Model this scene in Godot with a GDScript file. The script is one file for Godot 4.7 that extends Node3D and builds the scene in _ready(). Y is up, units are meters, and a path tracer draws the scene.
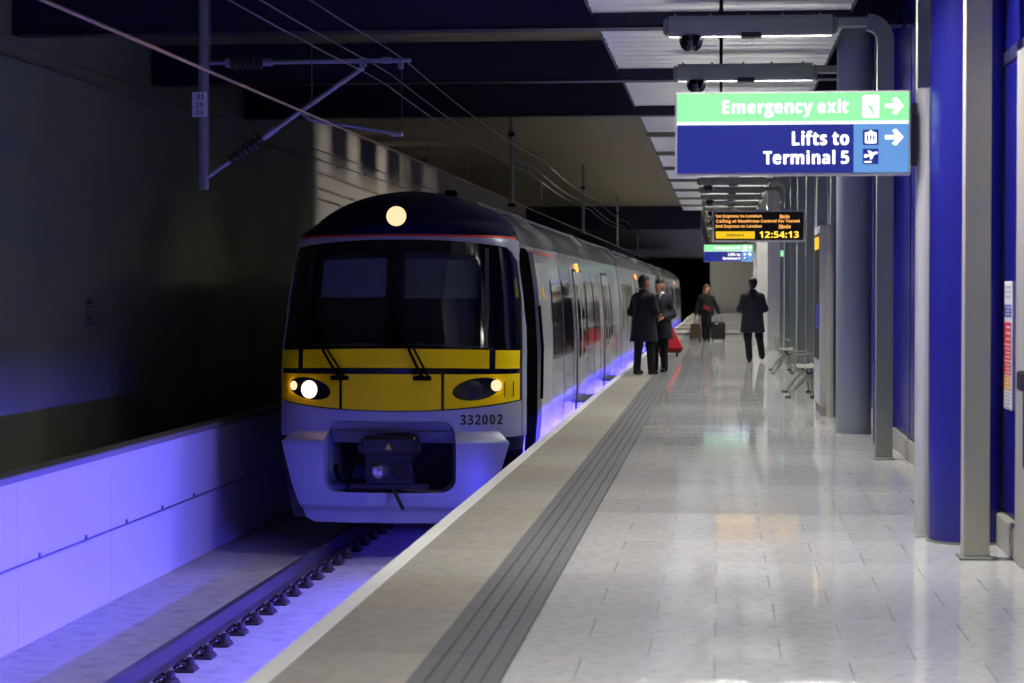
extends Node3D
# Underground airport station: an express train with a yellow nose stands at a bright platform.
# x to the right, y up from the platform floor, the platform runs along -z. D below is a distance along -z from the camera.

const EYE := 1.58            # camera height above the platform
const WALL_L := -7.05        # far wall across the track
const PARAPET := -5.66       # face of the lit parapet wall
const BED := -1.33           # track slab
const EDGE := -1.913         # platform edge
const WALL_R := 1.76         # wall behind the posts
const SOFFIT := 4.62
const BEAM_Y := 4.14
const RAFT_Y := 4.26
const BEAMS := [-0.05, 5.2, 10.45, 15.7, 20.95, 26.2, 31.45]
const END_D := 150.0
const TUNNEL_D := 240.0      # the tunnel runs on, unlit, past the platform
const BACK_D := -14.0
const CX := -3.52            # centre line of the track
const NOSE_D := 23.0

var taken := {}
var M := {}
var rng := RandomNumberGenerator.new()

func _ready() -> void:
	rng.seed = 7
	camera_and_air()
	materials()
	tunnel()
	platform()
	ceiling_raft()
	lights_on_posts()
	blue_lights()
	right_side()
	train()
	overhead_line()
	signs()
	furniture()
	people()
	luggage()

# ------------------------------------------------------------------ camera, air
func camera_and_air() -> void:
	var cam := Camera3D.new()
	cam.name = "camera"
	add_child(cam)
	cam.position = Vector3(0, EYE, 0)
	cam.rotation = Vector3(deg_to_rad(-1.366), deg_to_rad(5.539), 0)
	cam.near = 0.1
	cam.far = 400.0
	var at := CameraAttributesPhysical.new()
	at.frustum_focal_length = 75.6
	at.frustum_focus_distance = 23.4
	at.exposure_aperture = 3.4
	cam.attributes = at
	cam.fov = rad_to_deg(2.0 * atan(341.5 / 2150.0))
	cam.current = true
	var env := Environment.new()
	env.background_mode = Environment.BG_COLOR
	env.background_color = Color(0, 0, 0)
	env.ambient_light_source = Environment.AMBIENT_SOURCE_DISABLED
	env.tonemap_mode = Environment.TONE_MAPPER_LINEAR
	env.tonemap_exposure = 1.0
	env.sdfgi_enabled = true
	env.ssao_enabled = true
	env.ssil_enabled = true
	var we := WorldEnvironment.new()
	we.name = "environment"
	we.environment = env
	add_child(we)

# ------------------------------------------------------------------ tagging
func numbered(called: String) -> String:
	if not taken.has(called):
		taken[called] = 0
		return called
	taken[called] += 1
	return "%s_%03d" % [called, taken[called]]

func meta(o: Node3D, label: String, category := "", group := "", kind := "") -> void:
	if label != "": o.set_meta("label", label)
	if category != "": o.set_meta("category", category)
	if group != "": o.set_meta("group", group)
	if kind != "": o.set_meta("kind", kind)

func thing(called: String, label: String, category: String, at := Vector3.ZERO, turn := 0.0, group := "") -> Node3D:
	var o := Node3D.new()
	o.name = numbered(called)
	add_child(o)
	o.position = at
	o.rotation.y = turn
	meta(o, label, category, group)
	return o

func struct(called: String, label: String, category: String) -> Node3D:
	var o := thing(called, label, category)
	o.set_meta("kind", "structure")
	return o

func put(st: SurfaceTool, called: String, m: Material, parent: Node3D, label := "", kind := "") -> MeshInstance3D:
	return put_mesh(st.commit(), called, m, parent, label, kind)

func put_mesh(me: Mesh, called: String, m: Material, parent: Node3D, label := "", kind := "") -> MeshInstance3D:
	var o := MeshInstance3D.new()
	o.mesh = me
	o.material_override = m
	o.cast_shadow = GeometryInstance3D.SHADOW_CASTING_SETTING_ON
	if parent == self:
		o.name = numbered(called)
		add_child(o)
	else:
		o.name = called
		parent.add_child(o, true)
	if label != "": o.set_meta("label", label)
	if kind != "": o.set_meta("kind", kind)
	return o

# ------------------------------------------------------------------ shapes
func mb() -> SurfaceTool:
	var st := SurfaceTool.new()
	st.begin(Mesh.PRIMITIVE_TRIANGLES)
	return st

func tri(st: SurfaceTool, a: Vector3, b: Vector3, c: Vector3, na: Vector3, nb: Vector3, nc: Vector3) -> void:
	var g := (b - a).cross(c - a)
	if g.length_squared() < 1e-16: return
	if g.dot(na + nb + nc) > 0.0:
		st.set_normal(na); st.add_vertex(a)
		st.set_normal(nc); st.add_vertex(c)
		st.set_normal(nb); st.add_vertex(b)
	else:
		st.set_normal(na); st.add_vertex(a)
		st.set_normal(nb); st.add_vertex(b)
		st.set_normal(nc); st.add_vertex(c)

func face(st: SurfaceTool, pts: Array, hint: Vector3) -> void:
	var n: Vector3 = (pts[1] - pts[0]).cross(pts[2] - pts[0])
	if n.length_squared() < 1e-18 and pts.size() > 3: n = (pts[2] - pts[0]).cross(pts[3] - pts[0])
	if n.length_squared() < 1e-18: return
	n = n.normalized()
	if n.dot(hint) < 0.0: n = -n
	for i in range(1, pts.size() - 1):
		tri(st, pts[0], pts[i], pts[i + 1], n, n, n)

func box(st: SurfaceTool, c: Vector3, s: Vector3, bev := 0.0, rot := Basis()) -> void:
	var h := s * 0.5
	var b := minf(bev, minf(h.x, minf(h.y, h.z)) * 0.9)
	for ax in 3:
		for sg in [-1.0, 1.0]:
			var u := (ax + 1) % 3
			var v := (ax + 2) % 3
			var pts := []
			for q in [[-1, -1], [1, -1], [1, 1], [-1, 1]]:
				var p := Vector3.ZERO
				p[ax] = sg * h[ax]
				p[u] = q[0] * (h[u] - b)
				p[v] = q[1] * (h[v] - b)
				pts.append(c + rot * p)
			var n := Vector3.ZERO
			n[ax] = sg
			face(st, pts, rot * n)
	if b <= 0.0: return
	for ax in 3:
		var u := (ax + 1) % 3
		var v := (ax + 2) % 3
		for su in [-1.0, 1.0]:
			for sv in [-1.0, 1.0]:
				var pts := []
				for q in [[-1, 0], [1, 0], [1, 1], [-1, 1]]:
					var p := Vector3.ZERO
					p[ax] = q[0] * (h[ax] - b)
					p[u] = su * (h[u] - (b if q[1] == 1 else 0.0))
					p[v] = sv * (h[v] - (0.0 if q[1] == 1 else b))
					pts.append(c + rot * p)
				var n := Vector3.ZERO
				n[u] = su; n[v] = sv
				face(st, pts, rot * n)
	for sx in [-1.0, 1.0]:
		for sy in [-1.0, 1.0]:
			for sz in [-1.0, 1.0]:
				var k := Vector3(sx, sy, sz)
				face(st, [c + rot * (k * Vector3(h.x, h.y - b, h.z - b)), c + rot * (k * Vector3(h.x - b, h.y, h.z - b)), c + rot * (k * Vector3(h.x - b, h.y - b, h.z))], rot * k)

# a box given by its extents: x0..x1, y0..y1, distances d0..d1
func slab(st: SurfaceTool, x0: float, x1: float, y0: float, y1: float, d0: float, d1: float, bev := 0.0) -> void:
	box(st, Vector3((x0 + x1) / 2, (y0 + y1) / 2, -(d0 + d1) / 2), Vector3(absf(x1 - x0), absf(y1 - y0), absf(d1 - d0)), bev)

func perp(d: Vector3) -> Vector3:
	return d.cross(Vector3.UP if absf(d.y) < 0.9 else Vector3.RIGHT).normalized()

func tube(st: SurfaceTool, a: Vector3, b: Vector3, ra: float, rb := -1.0, n := 12, caps := true) -> void:
	if rb < 0.0: rb = ra
	var d := (b - a).normalized()
	var u := perp(d)
	var v := d.cross(u)
	for i in n:
		var t0 := TAU * i / n
		var t1 := TAU * (i + 1) / n
		var n0 := u * cos(t0) + v * sin(t0)
		var n1 := u * cos(t1) + v * sin(t1)
		tri(st, a + n0 * ra, a + n1 * ra, b + n1 * rb, n0, n1, n1)
		tri(st, a + n0 * ra, b + n1 * rb, b + n0 * rb, n0, n1, n0)
		if caps:
			tri(st, a, a + n0 * ra, a + n1 * ra, -d, -d, -d)
			tri(st, b, b + n0 * rb, b + n1 * rb, d, d, d)

func path_tube(st: SurfaceTool, pts: Array, r: float, n := 8) -> void:
	var u := Vector3.ZERO
	var rings := []
	var norms := []
	for i in pts.size():
		var d: Vector3 = (pts[mini(i + 1, pts.size() - 1)] - pts[maxi(i - 1, 0)]).normalized()
		u = perp(d) if i == 0 else (u - d * u.dot(d)).normalized()
		var v := d.cross(u)
		var ring := []
		var nn := []
		for k in n:
			var w := u * cos(TAU * k / n) + v * sin(TAU * k / n)
			nn.append(w)
			ring.append(pts[i] + w * r)
		rings.append(ring)
		norms.append(nn)
	for i in pts.size() - 1:
		for k in n:
			var l := (k + 1) % n
			tri(st, rings[i][k], rings[i][l], rings[i + 1][l], norms[i][k], norms[i][l], norms[i + 1][l])
			tri(st, rings[i][k], rings[i + 1][l], rings[i + 1][k], norms[i][k], norms[i + 1][l], norms[i + 1][k])
	for e in [0, pts.size() - 1]:
		var d2: Vector3 = (pts[0] - pts[1]).normalized() if e == 0 else (pts[e] - pts[e - 1]).normalized()
		for k in n:
			tri(st, pts[e], rings[e][k], rings[e][(k + 1) % n], d2, d2, d2)

# profile: array of Vector2(radius, height along axis)
func lathe(st: SurfaceTool, prof: Array, xf := Transform3D(), n := 20) -> void:
	for i in prof.size() - 1:
		var p: Vector2 = prof[i]
		var q: Vector2 = prof[i + 1]
		var nn := Vector2(q.y - p.y, p.x - q.x).normalized()
		for k in n:
			var t0 := TAU * k / n
			var t1 := TAU * (k + 1) / n
			var a := Vector3(p.x * cos(t0), p.y, p.x * sin(t0))
			var b := Vector3(p.x * cos(t1), p.y, p.x * sin(t1))
			var c := Vector3(q.x * cos(t1), q.y, q.x * sin(t1))
			var d := Vector3(q.x * cos(t0), q.y, q.x * sin(t0))
			var n0 := xf.basis * Vector3(nn.x * cos(t0), nn.y, nn.x * sin(t0))
			var n1 := xf.basis * Vector3(nn.x * cos(t1), nn.y, nn.x * sin(t1))
			tri(st, xf * a, xf * b, xf * c, n0, n1, n1)
			tri(st, xf * a, xf * c, xf * d, n0, n1, n0)

# polygon in local xy, thickness along local z (from z0 to z1)
func extrude(st: SurfaceTool, poly: PackedVector2Array, z0: float, z1: float, xf := Transform3D()) -> void:
	var idx := Geometry2D.triangulate_polygon(poly)
	for z in [z0, z1]:
		var n := xf.basis * Vector3(0, 0, 1.0 if z == z1 else -1.0)
		for i in range(0, idx.size(), 3):
			var a := poly[idx[i]]
			var b := poly[idx[i + 1]]
			var c := poly[idx[i + 2]]
			tri(st, xf * Vector3(a.x, a.y, z), xf * Vector3(b.x, b.y, z), xf * Vector3(c.x, c.y, z), n, n, n)
	var cw := -1.0 if Geometry2D.is_polygon_clockwise(poly) else 1.0
	for i in poly.size():
		var a := poly[i]
		var b := poly[(i + 1) % poly.size()]
		var e := (b - a).normalized()
		var n := xf.basis * Vector3(e.y * cw, -e.x * cw, 0)
		face(st, [xf * Vector3(a.x, a.y, z0), xf * Vector3(b.x, b.y, z0), xf * Vector3(b.x, b.y, z1), xf * Vector3(a.x, a.y, z1)], n)

func round_rect(x0: float, x1: float, y0: float, y1: float, r: float, n := 5) -> PackedVector2Array:
	var out := PackedVector2Array()
	for c in [[x1 - r, y0 + r, -90.0], [x1 - r, y1 - r, 0.0], [x0 + r, y1 - r, 90.0], [x0 + r, y0 + r, 180.0]]:
		for i in n + 1:
			var t := deg_to_rad(c[2] + 90.0 * i / n)
			out.append(Vector2(c[0] + r * cos(t), c[1] + r * sin(t)))
	return out

func ellipse(c: Vector2, rx: float, ry: float, tilt: float, n := 28) -> PackedVector2Array:
	var out := PackedVector2Array()
	for i in n:
		out.append(c + Vector2(rx * cos(TAU * i / n), ry * sin(TAU * i / n)).rotated(tilt))
	return out

# sweep of a rectangle (half sizes hu across, hv along the given axis) along a path
func sweep_box(st: SurfaceTool, pts: Array, hu: float, axis: Vector3, hv: float) -> void:
	var rings := []
	for i in pts.size():
		var d: Vector3 = (pts[mini(i + 1, pts.size() - 1)] - pts[maxi(i - 1, 0)]).normalized()
		var u := d.cross(axis).normalized()
		rings.append([pts[i] + u * hu + axis * hv, pts[i] + u * hu - axis * hv, pts[i] - u * hu - axis * hv, pts[i] - u * hu + axis * hv])
	for i in pts.size() - 1:
		for k in 4:
			var l := (k + 1) % 4
			face(st, [rings[i][k], rings[i][l], rings[i + 1][l], rings[i + 1][k]], (rings[i][k] + rings[i][l]) * 0.5 - pts[i])
	face(st, rings[0], pts[0] - pts[1])
	face(st, rings[-1], pts[-1] - pts[-2])

func text(s: String, called: String, parent: Node3D, m: Material, centre: Vector3, w: float, h: float, depth := 0.004, weight := 700, mono := false, turn := 0.0) -> MeshInstance3D:
	var f := SystemFont.new()
	f.font_names = PackedStringArray(["Droid Sans Mono" if mono else "Droid Sans"])
	f.font_weight = weight
	var t := TextMesh.new()
	t.text = s
	t.font = f
	t.font_size = 48
	t.pixel_size = 0.01
	t.curve_step = 2.0
	t.depth = 0.1
	var bb := t.get_aabb()
	var o := put_mesh(t, called, m, parent)
	var k := Vector3(w / bb.size.x, h / bb.size.y, depth / 0.1)
	o.transform = Transform3D(Basis(Vector3.UP, turn) * Basis.from_scale(k), centre) * Transform3D(Basis(), -bb.get_center())
	return o

# ------------------------------------------------------------------ materials
func mat(c: Color, rough := 0.6, metal := 0.0) -> StandardMaterial3D:
	var m := StandardMaterial3D.new()
	m.albedo_color = c
	m.roughness = rough
	m.metallic = metal
	return m

func glow(c: Color, e: float, base := Color(0.05, 0.05, 0.05)) -> StandardMaterial3D:
	var m := mat(base, 0.4)
	m.emission_enabled = true
	m.emission = c
	m.emission_energy_multiplier = e
	return m

func noise_tex(seed_: int, freq: float, ramp: Array, stretch := false, oct := 4) -> NoiseTexture2D:
	var fn := FastNoiseLite.new()
	fn.seed = seed_
	fn.noise_type = FastNoiseLite.TYPE_SIMPLEX_SMOOTH
	fn.frequency = freq
	fn.fractal_octaves = oct
	if stretch:
		fn.domain_warp_enabled = true
		fn.domain_warp_amplitude = 40.0
		fn.domain_warp_frequency = 0.01
	var t := NoiseTexture2D.new()
	t.width = 512
	t.height = 512
	t.seamless = true
	t.noise = fn
	var g := Gradient.new()
	g.offsets = PackedFloat32Array()
	g.colors = PackedColorArray()
	var offs := PackedFloat32Array()
	var cols := PackedColorArray()
	for r in ramp:
		offs.append(r[0])
		cols.append(r[1])
	g.offsets = offs
	g.colors = cols
	t.color_ramp = g
	return t

func textured(tex: Texture2D, scale: Vector3, rough: float, metal := 0.0, tint := Color(1, 1, 1)) -> StandardMaterial3D:
	var m := mat(tint, rough, metal)
	m.albedo_texture = tex
	m.uv1_triplanar = true
	m.uv1_world_triplanar = true
	m.uv1_scale = scale
	return m

func g3(v: float) -> Color:
	return Color(v, v, v)

func materials() -> void:
	var marble := noise_tex(3, 0.02, [[0.0, Color(0.74, 0.75, 0.77)], [0.30, Color(0.84, 0.845, 0.85)], [0.5, Color(0.90, 0.90, 0.895)], [0.75, Color(0.885, 0.885, 0.885)], [1.0, Color(0.93, 0.93, 0.92)]], true)
	M.tiles = []
	for t in [1.0, 0.985, 0.97, 0.99]:
		var tm := textured(marble, Vector3(1.0, 1.0, 1.9), 0.055, 0.0, Color(t, t, t * 0.995))
		tm.metallic_specular = 0.5
		M.tiles.append(tm)
	M.grout = mat(Color(0.50, 0.50, 0.49), 0.7)
	var conc := noise_tex(5, 0.02, [[0.0, Color(0.62, 0.61, 0.56)], [0.5, Color(0.67, 0.66, 0.61)], [1.0, Color(0.71, 0.70, 0.645)]])
	M.paver = [textured(conc, Vector3(0.8, 0.8, 0.5), 0.5), textured(conc, Vector3(0.8, 0.8, 0.5), 0.5, 0.0, g3(0.96)), textured(conc, Vector3(0.8, 0.8, 0.5), 0.5, 0.0, Color(0.98, 0.97, 0.95))]
	M.coping = mat(Color(0.95, 0.95, 0.92), 0.5)
	var rib := noise_tex(9, 0.03, [[0.0, Color(0.42, 0.425, 0.425)], [1.0, Color(0.51, 0.51, 0.505)]])
	M.tactile = textured(rib, Vector3(0.7, 0.7, 0.7), 0.5)
	M.dark_base = mat(Color(0.17, 0.17, 0.17), 0.8)
	var wl := noise_tex(11, 0.006, [[0.0, Color(0.47, 0.505, 0.41)], [1.0, Color(0.53, 0.565, 0.46)]])
	M.wall_pale = mat(Color(0.55, 0.525, 0.50), 0.7)
	M.wall_left = textured(wl, Vector3(0.15, 0.15, 0.15), 0.6)
	var slabn := noise_tex(13, 0.02, [[0.0, Color(0.62, 0.61, 0.58)], [0.35, Color(0.72, 0.71, 0.68)], [1.0, Color(0.78, 0.77, 0.74)]])
	M.bed = textured(slabn, Vector3(0.35, 0.35, 0.35), 0.75)
	M.parapet = mat(Color(0.82, 0.82, 0.84), 0.45)
	M.cap = mat(Color(0.52, 0.51, 0.48), 0.7)
	var sof := noise_tex(17, 0.012, [[0.0, Color(0.50, 0.47, 0.37)], [1.0, Color(0.60, 0.56, 0.44)]])
	M.soffit = textured(sof, Vector3(0.1, 0.1, 0.6), 0.8)
	M.beam = mat(Color(0.035, 0.045, 0.17), 0.45)
	M.navy_far = mat(Color(0.10, 0.09, 0.22), 0.7)
	M.black = mat(Color(0.02, 0.02, 0.022), 0.5)
	M.matt_black = mat(Color(0.012, 0.012, 0.014), 0.9)
	M.slat = mat(Color(0.92, 0.93, 0.94), 0.32, 0.75)
	M.steel = mat(Color(0.72, 0.715, 0.66), 0.42, 0.15)
	M.steel_dark = mat(Color(0.54, 0.565, 0.52), 0.45, 0.1)
	M.galv = mat(Color(0.56, 0.57, 0.60), 0.45, 0.5)
	M.column = mat(Color(0.60, 0.635, 0.67), 0.35, 0.05)
	M.pale_post = mat(Color(0.72, 0.72, 0.725), 0.45)
	M.blue = mat(Color(0.15, 0.15, 0.52), 0.25)
	M.blue_deep = mat(Color(0.13, 0.13, 0.50), 0.2)
	M.frame_dark = mat(Color(0.10, 0.11, 0.16), 0.35, 0.3)
	M.transom = mat(Color(0.27, 0.27, 0.42), 0.35, 0.4)
	M.white_wall = mat(Color(0.80, 0.80, 0.78), 0.55)
	M.lens = glow(Color(1.0, 1.0, 0.97), 0.55, Color(0.9, 0.9, 0.9))
	M.liner = mat(Color(0.15, 0.15, 0.15), 0.9)
	M.dome = mat(Color(0.03, 0.03, 0.035), 0.06)
	M.blue_tube = glow(Color(0.22, 0.16, 1.0), 6.0)
	# train
	M.t_navy = mat(Color(0.025, 0.04, 0.22), 0.3)
	M.t_navy.metallic_specular = 0.25
	M.t_orange = mat(Color(0.88, 0.25, 0.08), 0.4)
	M.t_grey = mat(Color(0.60, 0.62, 0.66), 0.38, 0.2)
	M.t_yellow = mat(Color(0.96, 0.84, 0.0), 0.42)
	M.t_yellow.metallic_specular = 0.25
	M.t_black = mat(Color(0.012, 0.012, 0.014), 0.10)
	M.t_glass = mat(Color(0.03, 0.035, 0.035, 0.42), 0.02)
	M.t_glass.transparency = BaseMaterial3D.TRANSPARENCY_ALPHA
	M.t_matt = mat(Color(0.012, 0.012, 0.014), 1.0)
	M.t_matt.metallic_specular = 0.05
	M.t_window = mat(Color(0.02, 0.022, 0.025), 0.06)
	M.t_silver = mat(Color(0.66, 0.68, 0.72), 0.20, 0.55)
	M.t_cream = mat(Color(0.74, 0.74, 0.72), 0.22, 0.25)
	M.t_roof = mat(Color(0.27, 0.28, 0.28), 0.55, 0.1)
	M.t_under = mat(Color(0.05, 0.05, 0.055), 0.7)
	M.t_lamp = glow(Color(1.0, 0.93, 0.82), 1.7)
	M.t_lamp_dim = glow(Color(1.0, 0.86, 0.66), 1.2)
	M.t_orange_lamp = glow(Color(1.0, 0.62, 0.28), 2.2)
	M.recess = mat(Color(0.48, 0.49, 0.51), 0.7)
	M.t_cab = mat(Color(0.56, 0.57, 0.58), 0.8)
	M.t_blind = mat(Color(0.52, 0.56, 0.64), 0.8)
	M.t_seat = mat(Color(0.42, 0.47, 0.46), 0.8)
	M.t_iron = mat(Color(0.20, 0.20, 0.21), 0.42, 0.6)
	M.t_chrome = mat(Color(0.75, 0.75, 0.77), 0.2, 0.9)
	M.rubber = mat(Color(0.02, 0.02, 0.02), 0.75)
	M.rubber.metallic_specular = 0.2
	M.rail = mat(Color(0.42, 0.40, 0.40), 0.35, 0.6)
	M.clip = mat(Color(0.20, 0.15, 0.13), 0.7)
	M.copper = mat(Color(0.66, 0.54, 0.46), 0.45, 0.3)
	M.wire = mat(Color(0.40, 0.40, 0.42), 0.5, 0.4)
	M.insul = mat(Color(0.16, 0.12, 0.09), 0.4)
	M.white = mat(Color(0.85, 0.85, 0.85), 0.6)
	# signs
	M.s_green = glow(Color(0.62, 1.0, 0.70), 0.95, Color(0.1, 0.4, 0.15))
	M.s_navy = glow(Color(0.09, 0.14, 0.52), 1.0, Color(0.03, 0.04, 0.2))
	M.s_sky = glow(Color(0.40, 0.62, 0.88), 0.95, Color(0.08, 0.12, 0.2))
	M.s_white = glow(Color(1.0, 1.0, 1.0), 1.5, Color(0.8, 0.8, 0.8))
	M.s_line = glow(Color(0.9, 0.92, 1.0), 0.8, Color(0.8, 0.8, 0.8))
	M.s_amber = glow(Color(1.0, 0.70, 0.36), 1.5)
	M.s_gold = glow(Color(1.0, 0.84, 0.30), 1.6)
	M.s_yellow = glow(Color(1.0, 0.81, 0.10), 0.95)
	M.s_face = mat(Color(0.02, 0.018, 0.016), 0.3)

# ------------------------------------------------------------------ tunnel
func tunnel() -> void:
	var fl := struct("floor_track", "pale concrete track slab between platform and parapet", "track bed")
	var st := mb()
	slab(st, WALL_L - 0.3, WALL_R + 0.4, BED - 0.3, BED, BACK_D, TUNNEL_D)
	put(st, "slab", M.bed, fl)
	# left wall of tall panels
	var wl := struct("wall_left", "dark grey green panelled wall across the track", "wall")
	st = mb()
	slab(st, WALL_L - 0.4, WALL_L - 0.03, BED - 0.3, SOFFIT + 0.3, BACK_D, TUNNEL_D)
	put(st, "backing", M.frame_dark, wl)
	var d := 37.2 - 4.27 * 12
	while d < TUNNEL_D:
		var d1 := minf(d + 4.27, TUNNEL_D)
		st = mb()
		slab(st, WALL_L - 0.05, WALL_L, BED - 0.1, SOFFIT, d + 0.006, d1 - 0.006)
		put(st, "panel", M.wall_left if d < 36.0 else M.wall_pale, wl)
		d = d1
	# walkway behind the parapet
	st = mb()
	slab(st, WALL_L, PARAPET - 0.16, BED, -0.8, BACK_D, END_D)
	var wk := put(st, "floor_walkway", M.cap, self)
	meta(wk, "narrow concrete walkway behind the parapet wall", "walkway", "", "structure")
	# parapet
	var pp := struct("wall_parapet", "low white panelled parapet wall beside the track", "parapet")
	st = mb()
	slab(st, PARAPET - 0.15, PARAPET - 0.012, BED, 0.03, BACK_D, 125.0)
	put(st, "core", M.cap, pp)
	d = 16.9 - 2.69 * 11
	while d < 120.0:
		for h in [[BED, -0.655], [-0.65, 0.03]]:
			st = mb()
			slab(st, PARAPET - 0.03, PARAPET, h[0], h[1], d + 0.006, d + 2.684, 0.003)
			put(st, "panel", M.parapet, pp)
		d += 2.69
	st = mb()
	slab(st, PARAPET - 0.19, PARAPET + 0.02, 0.03, 0.09, BACK_D, 125.0, 0.01)
	put(st, "capstone", M.cap, pp)
	# cable with clips along the parapet
	var cb := thing("parapet_cable", "thin dark cable clipped along the white parapet wall", "cable")
	st = mb()
	slab(st, PARAPET + 0.003, PARAPET + 0.015, -0.665, -0.65, BACK_D + 1, 60.0)
	put(st, "cable", M.galv, cb)
	d = 9.5
	while d < 24.0:
		st = mb()
		slab(st, PARAPET + 0.001, PARAPET + 0.02, -0.655, -0.61, d, d + 0.025)
		put(st, "cable_clip", M.galv, cb)
		d += 1.32
	# right wall behind posts is in right_side(); far end and rear end
	st = mb()
	slab(st, WALL_L - 0.3, -0.4, BED, SOFFIT, TUNNEL_D, TUNNEL_D + 0.3)
	meta(put(st, "wall_far_tunnel", M.cap, self), "far end of the unlit tunnel beyond the platform", "wall", "", "structure")
	st = mb()
	slab(st, -0.72, -0.42, BED, SOFFIT, END_D - 1.7, TUNNEL_D)
	meta(put(st, "wall_right_tunnel", M.cap, self), "concrete side wall of the tunnel beyond the platform end", "wall", "", "structure")
	st = mb()
	slab(st, -0.72, 4.2, 0, SOFFIT, END_D - 2.0, END_D - 1.7)
	meta(put(st, "wall_far", M.white_wall, self), "pale end wall closing the platform far away", "wall", "", "structure")
	st = mb()
	slab(st, WALL_L - 0.3, WALL_R + 0.3, BED, SOFFIT, BACK_D - 0.3, BACK_D)
	meta(put(st, "wall_rear", M.wall_left, self), "grey wall at the rear end of the station", "wall", "", "structure")
	# soffit, warm olive concrete; further on the roof is dark and lower
	var so := struct("ceiling", "olive brown concrete ceiling over the track", "ceiling")
	st = mb()
	slab(st, WALL_L - 0.3, WALL_R + 2.6, SOFFIT, SOFFIT + 0.3, BACK_D, TUNNEL_D)
	put(st, "soffit", M.soffit, so)
	st = mb()
	slab(st, WALL_L, -0.72, 3.78, SOFFIT, 78.0, TUNNEL_D)
	put(st, "lower_soffit", M.navy_far, so)
	# dark blue beams across
	for b in BEAMS:
		var be := struct("ceiling_beam", "dark blue box beam across the ceiling between metal ceiling panels", "beam")
		be.set_meta("group", "dark blue ceiling beams")
		st = mb()
		slab(st, WALL_L + 0.01, WALL_R - 0.02, BEAM_Y, SOFFIT - 0.005, b, b + 0.22, 0.01)
		put(st, "web", M.beam, be)
		st = mb()
		slab(st, WALL_L + 0.01, WALL_R - 0.02, BEAM_Y - 0.015, BEAM_Y, b - 0.03, b + 0.25, 0.004)
		put(st, "bottom_flange", M.beam, be)
	# pair of pipes along the left wall
	for py in [4.05, 3.88]:
		var pi := thing("wall_conduit", "thin conduit running along the upper left wall", "conduit", Vector3.ZERO, 0, "conduits on the left wall")
		st = mb()
		tube(st, Vector3(WALL_L + 0.03, py, -12), Vector3(WALL_L + 0.03, py, -80), 0.02, -1, 8)
		put(st, "pipe", M.galv, pi)
		for k in 12:
			st = mb()
			slab(st, WALL_L, WALL_L + 0.055, py - 0.03, py + 0.03, 35 + k * 3.6, 35.05 + k * 3.6)
			put(st, "bracket", M.galv, pi)
	# small notice on the left wall
	var nt := thing("wall_notice", "small grey notice plate on the dark left wall", "notice", Vector3(WALL_L, 0, -23.5))
	st = mb()
	box(st, Vector3(0.012, 1.42, 0), Vector3(0.02, 0.17, 0.34), 0.004)
	put(st, "upper_plate", M.galv, nt)
	st = mb()
	box(st, Vector3(0.012, 1.235, 0), Vector3(0.02, 0.15, 0.34), 0.004)
	put(st, "lower_plate", M.galv, nt)
	for q in [[1.45, 0.05], [1.395, 0.02], [1.26, 0.02], [1.21, 0.02]]:
		st = mb()
		box(st, Vector3(0.023, q[0], 0), Vector3(0.003, q[1], 0.2))
		put(st, "printed_line", M.frame_dark, nt)
	# door in the left wall with lever handle
	var dr := struct("door_1", "flush dark steel door in the left wall", "door")
	st = mb()
	slab(st, WALL_L - 0.02, WALL_L + 0.02, -0.8, 1.35, 32.0, 33.05, 0.006)
	put(st, "door_leaf", M.wall_left, dr)
	st = mb()
	tube(st, Vector3(WALL_L + 0.02, 0.27, -32.25), Vector3(WALL_L + 0.08, 0.27, -32.25), 0.02)
	tube(st, Vector3(WALL_L + 0.08, 0.27, -32.25), Vector3(WALL_L + 0.08, 0.27, -32.5), 0.016)
	put(st, "lever_handle", M.galv, dr)
	st = mb()
	tube(st, Vector3(WALL_L + 0.02, 0.05, -32.25), Vector3(WALL_L + 0.045, 0.05, -32.25), 0.03)
	put(st, "lock", M.galv, dr)
	# floodlight under the metal ceiling that throws a barred patch of light over the train onto the left wall
	var fw := thing("floodlight", "black boxed floodlight with barn doors under the metal ceiling, aimed over the train", "lamp", Vector3(-0.2, 4.08, -44.0))
	st = mb()
	tube(st, Vector3(0.0, 0.1, 0), Vector3(0.0, RAFT_Y - 4.095, 0), 0.02)
	put(st, "hanger", M.frame_dark, fw)
	st = mb()
	box(st, Vector3(0.022, 0, 0), Vector3(0.008, 0.03, 0.03))
	put(st, "lens", glow(Color(1.0, 0.95, 0.9), 1.5), fw)
	for q in [[-0.30, 0.12, 0.095, 0.10, -0.5, 0.5], [-0.30, 0.12, -0.10, -0.095, -0.5, 0.5], [0.115, 0.12, -0.095, 0.095, -0.5, 0.5], [-0.30, 0.115, -0.095, 0.095, -0.5, -0.495], [-0.30, 0.115, -0.095, 0.095, 0.495, 0.5]]:
		st = mb()
		slab(st, q[0], q[1], q[2], q[3], q[4], q[5])
		put(st, "housing_plate", M.black, fw)
	var sp := SpotLight3D.new()
	sp.name = "flood"
	sp.spot_angle = 60.0
	sp.spot_range = 30.0
	sp.spot_attenuation = 2.0
	sp.spot_angle_attenuation = 0.1
	sp.light_color = Color(1.0, 0.95, 0.90)
	sp.light_energy = 36.0
	sp.light_size = 0.016
	sp.shadow_enabled = true
	fw.add_child(sp)
	sp.look_at_from_position(fw.position, fw.position + Vector3(-1.0, -0.05, 0.0))
	for k in [[-0.237, -0.158], [-0.101, -0.005], [0.052, 0.140], [0.158, 0.180], [0.197, 0.294]]:
		st = mb()
		slab(st, -0.302, -0.298, -0.0145, 0.024, k[0], k[1])
		put(st, "barn_door_bar", M.black, fw)
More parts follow.
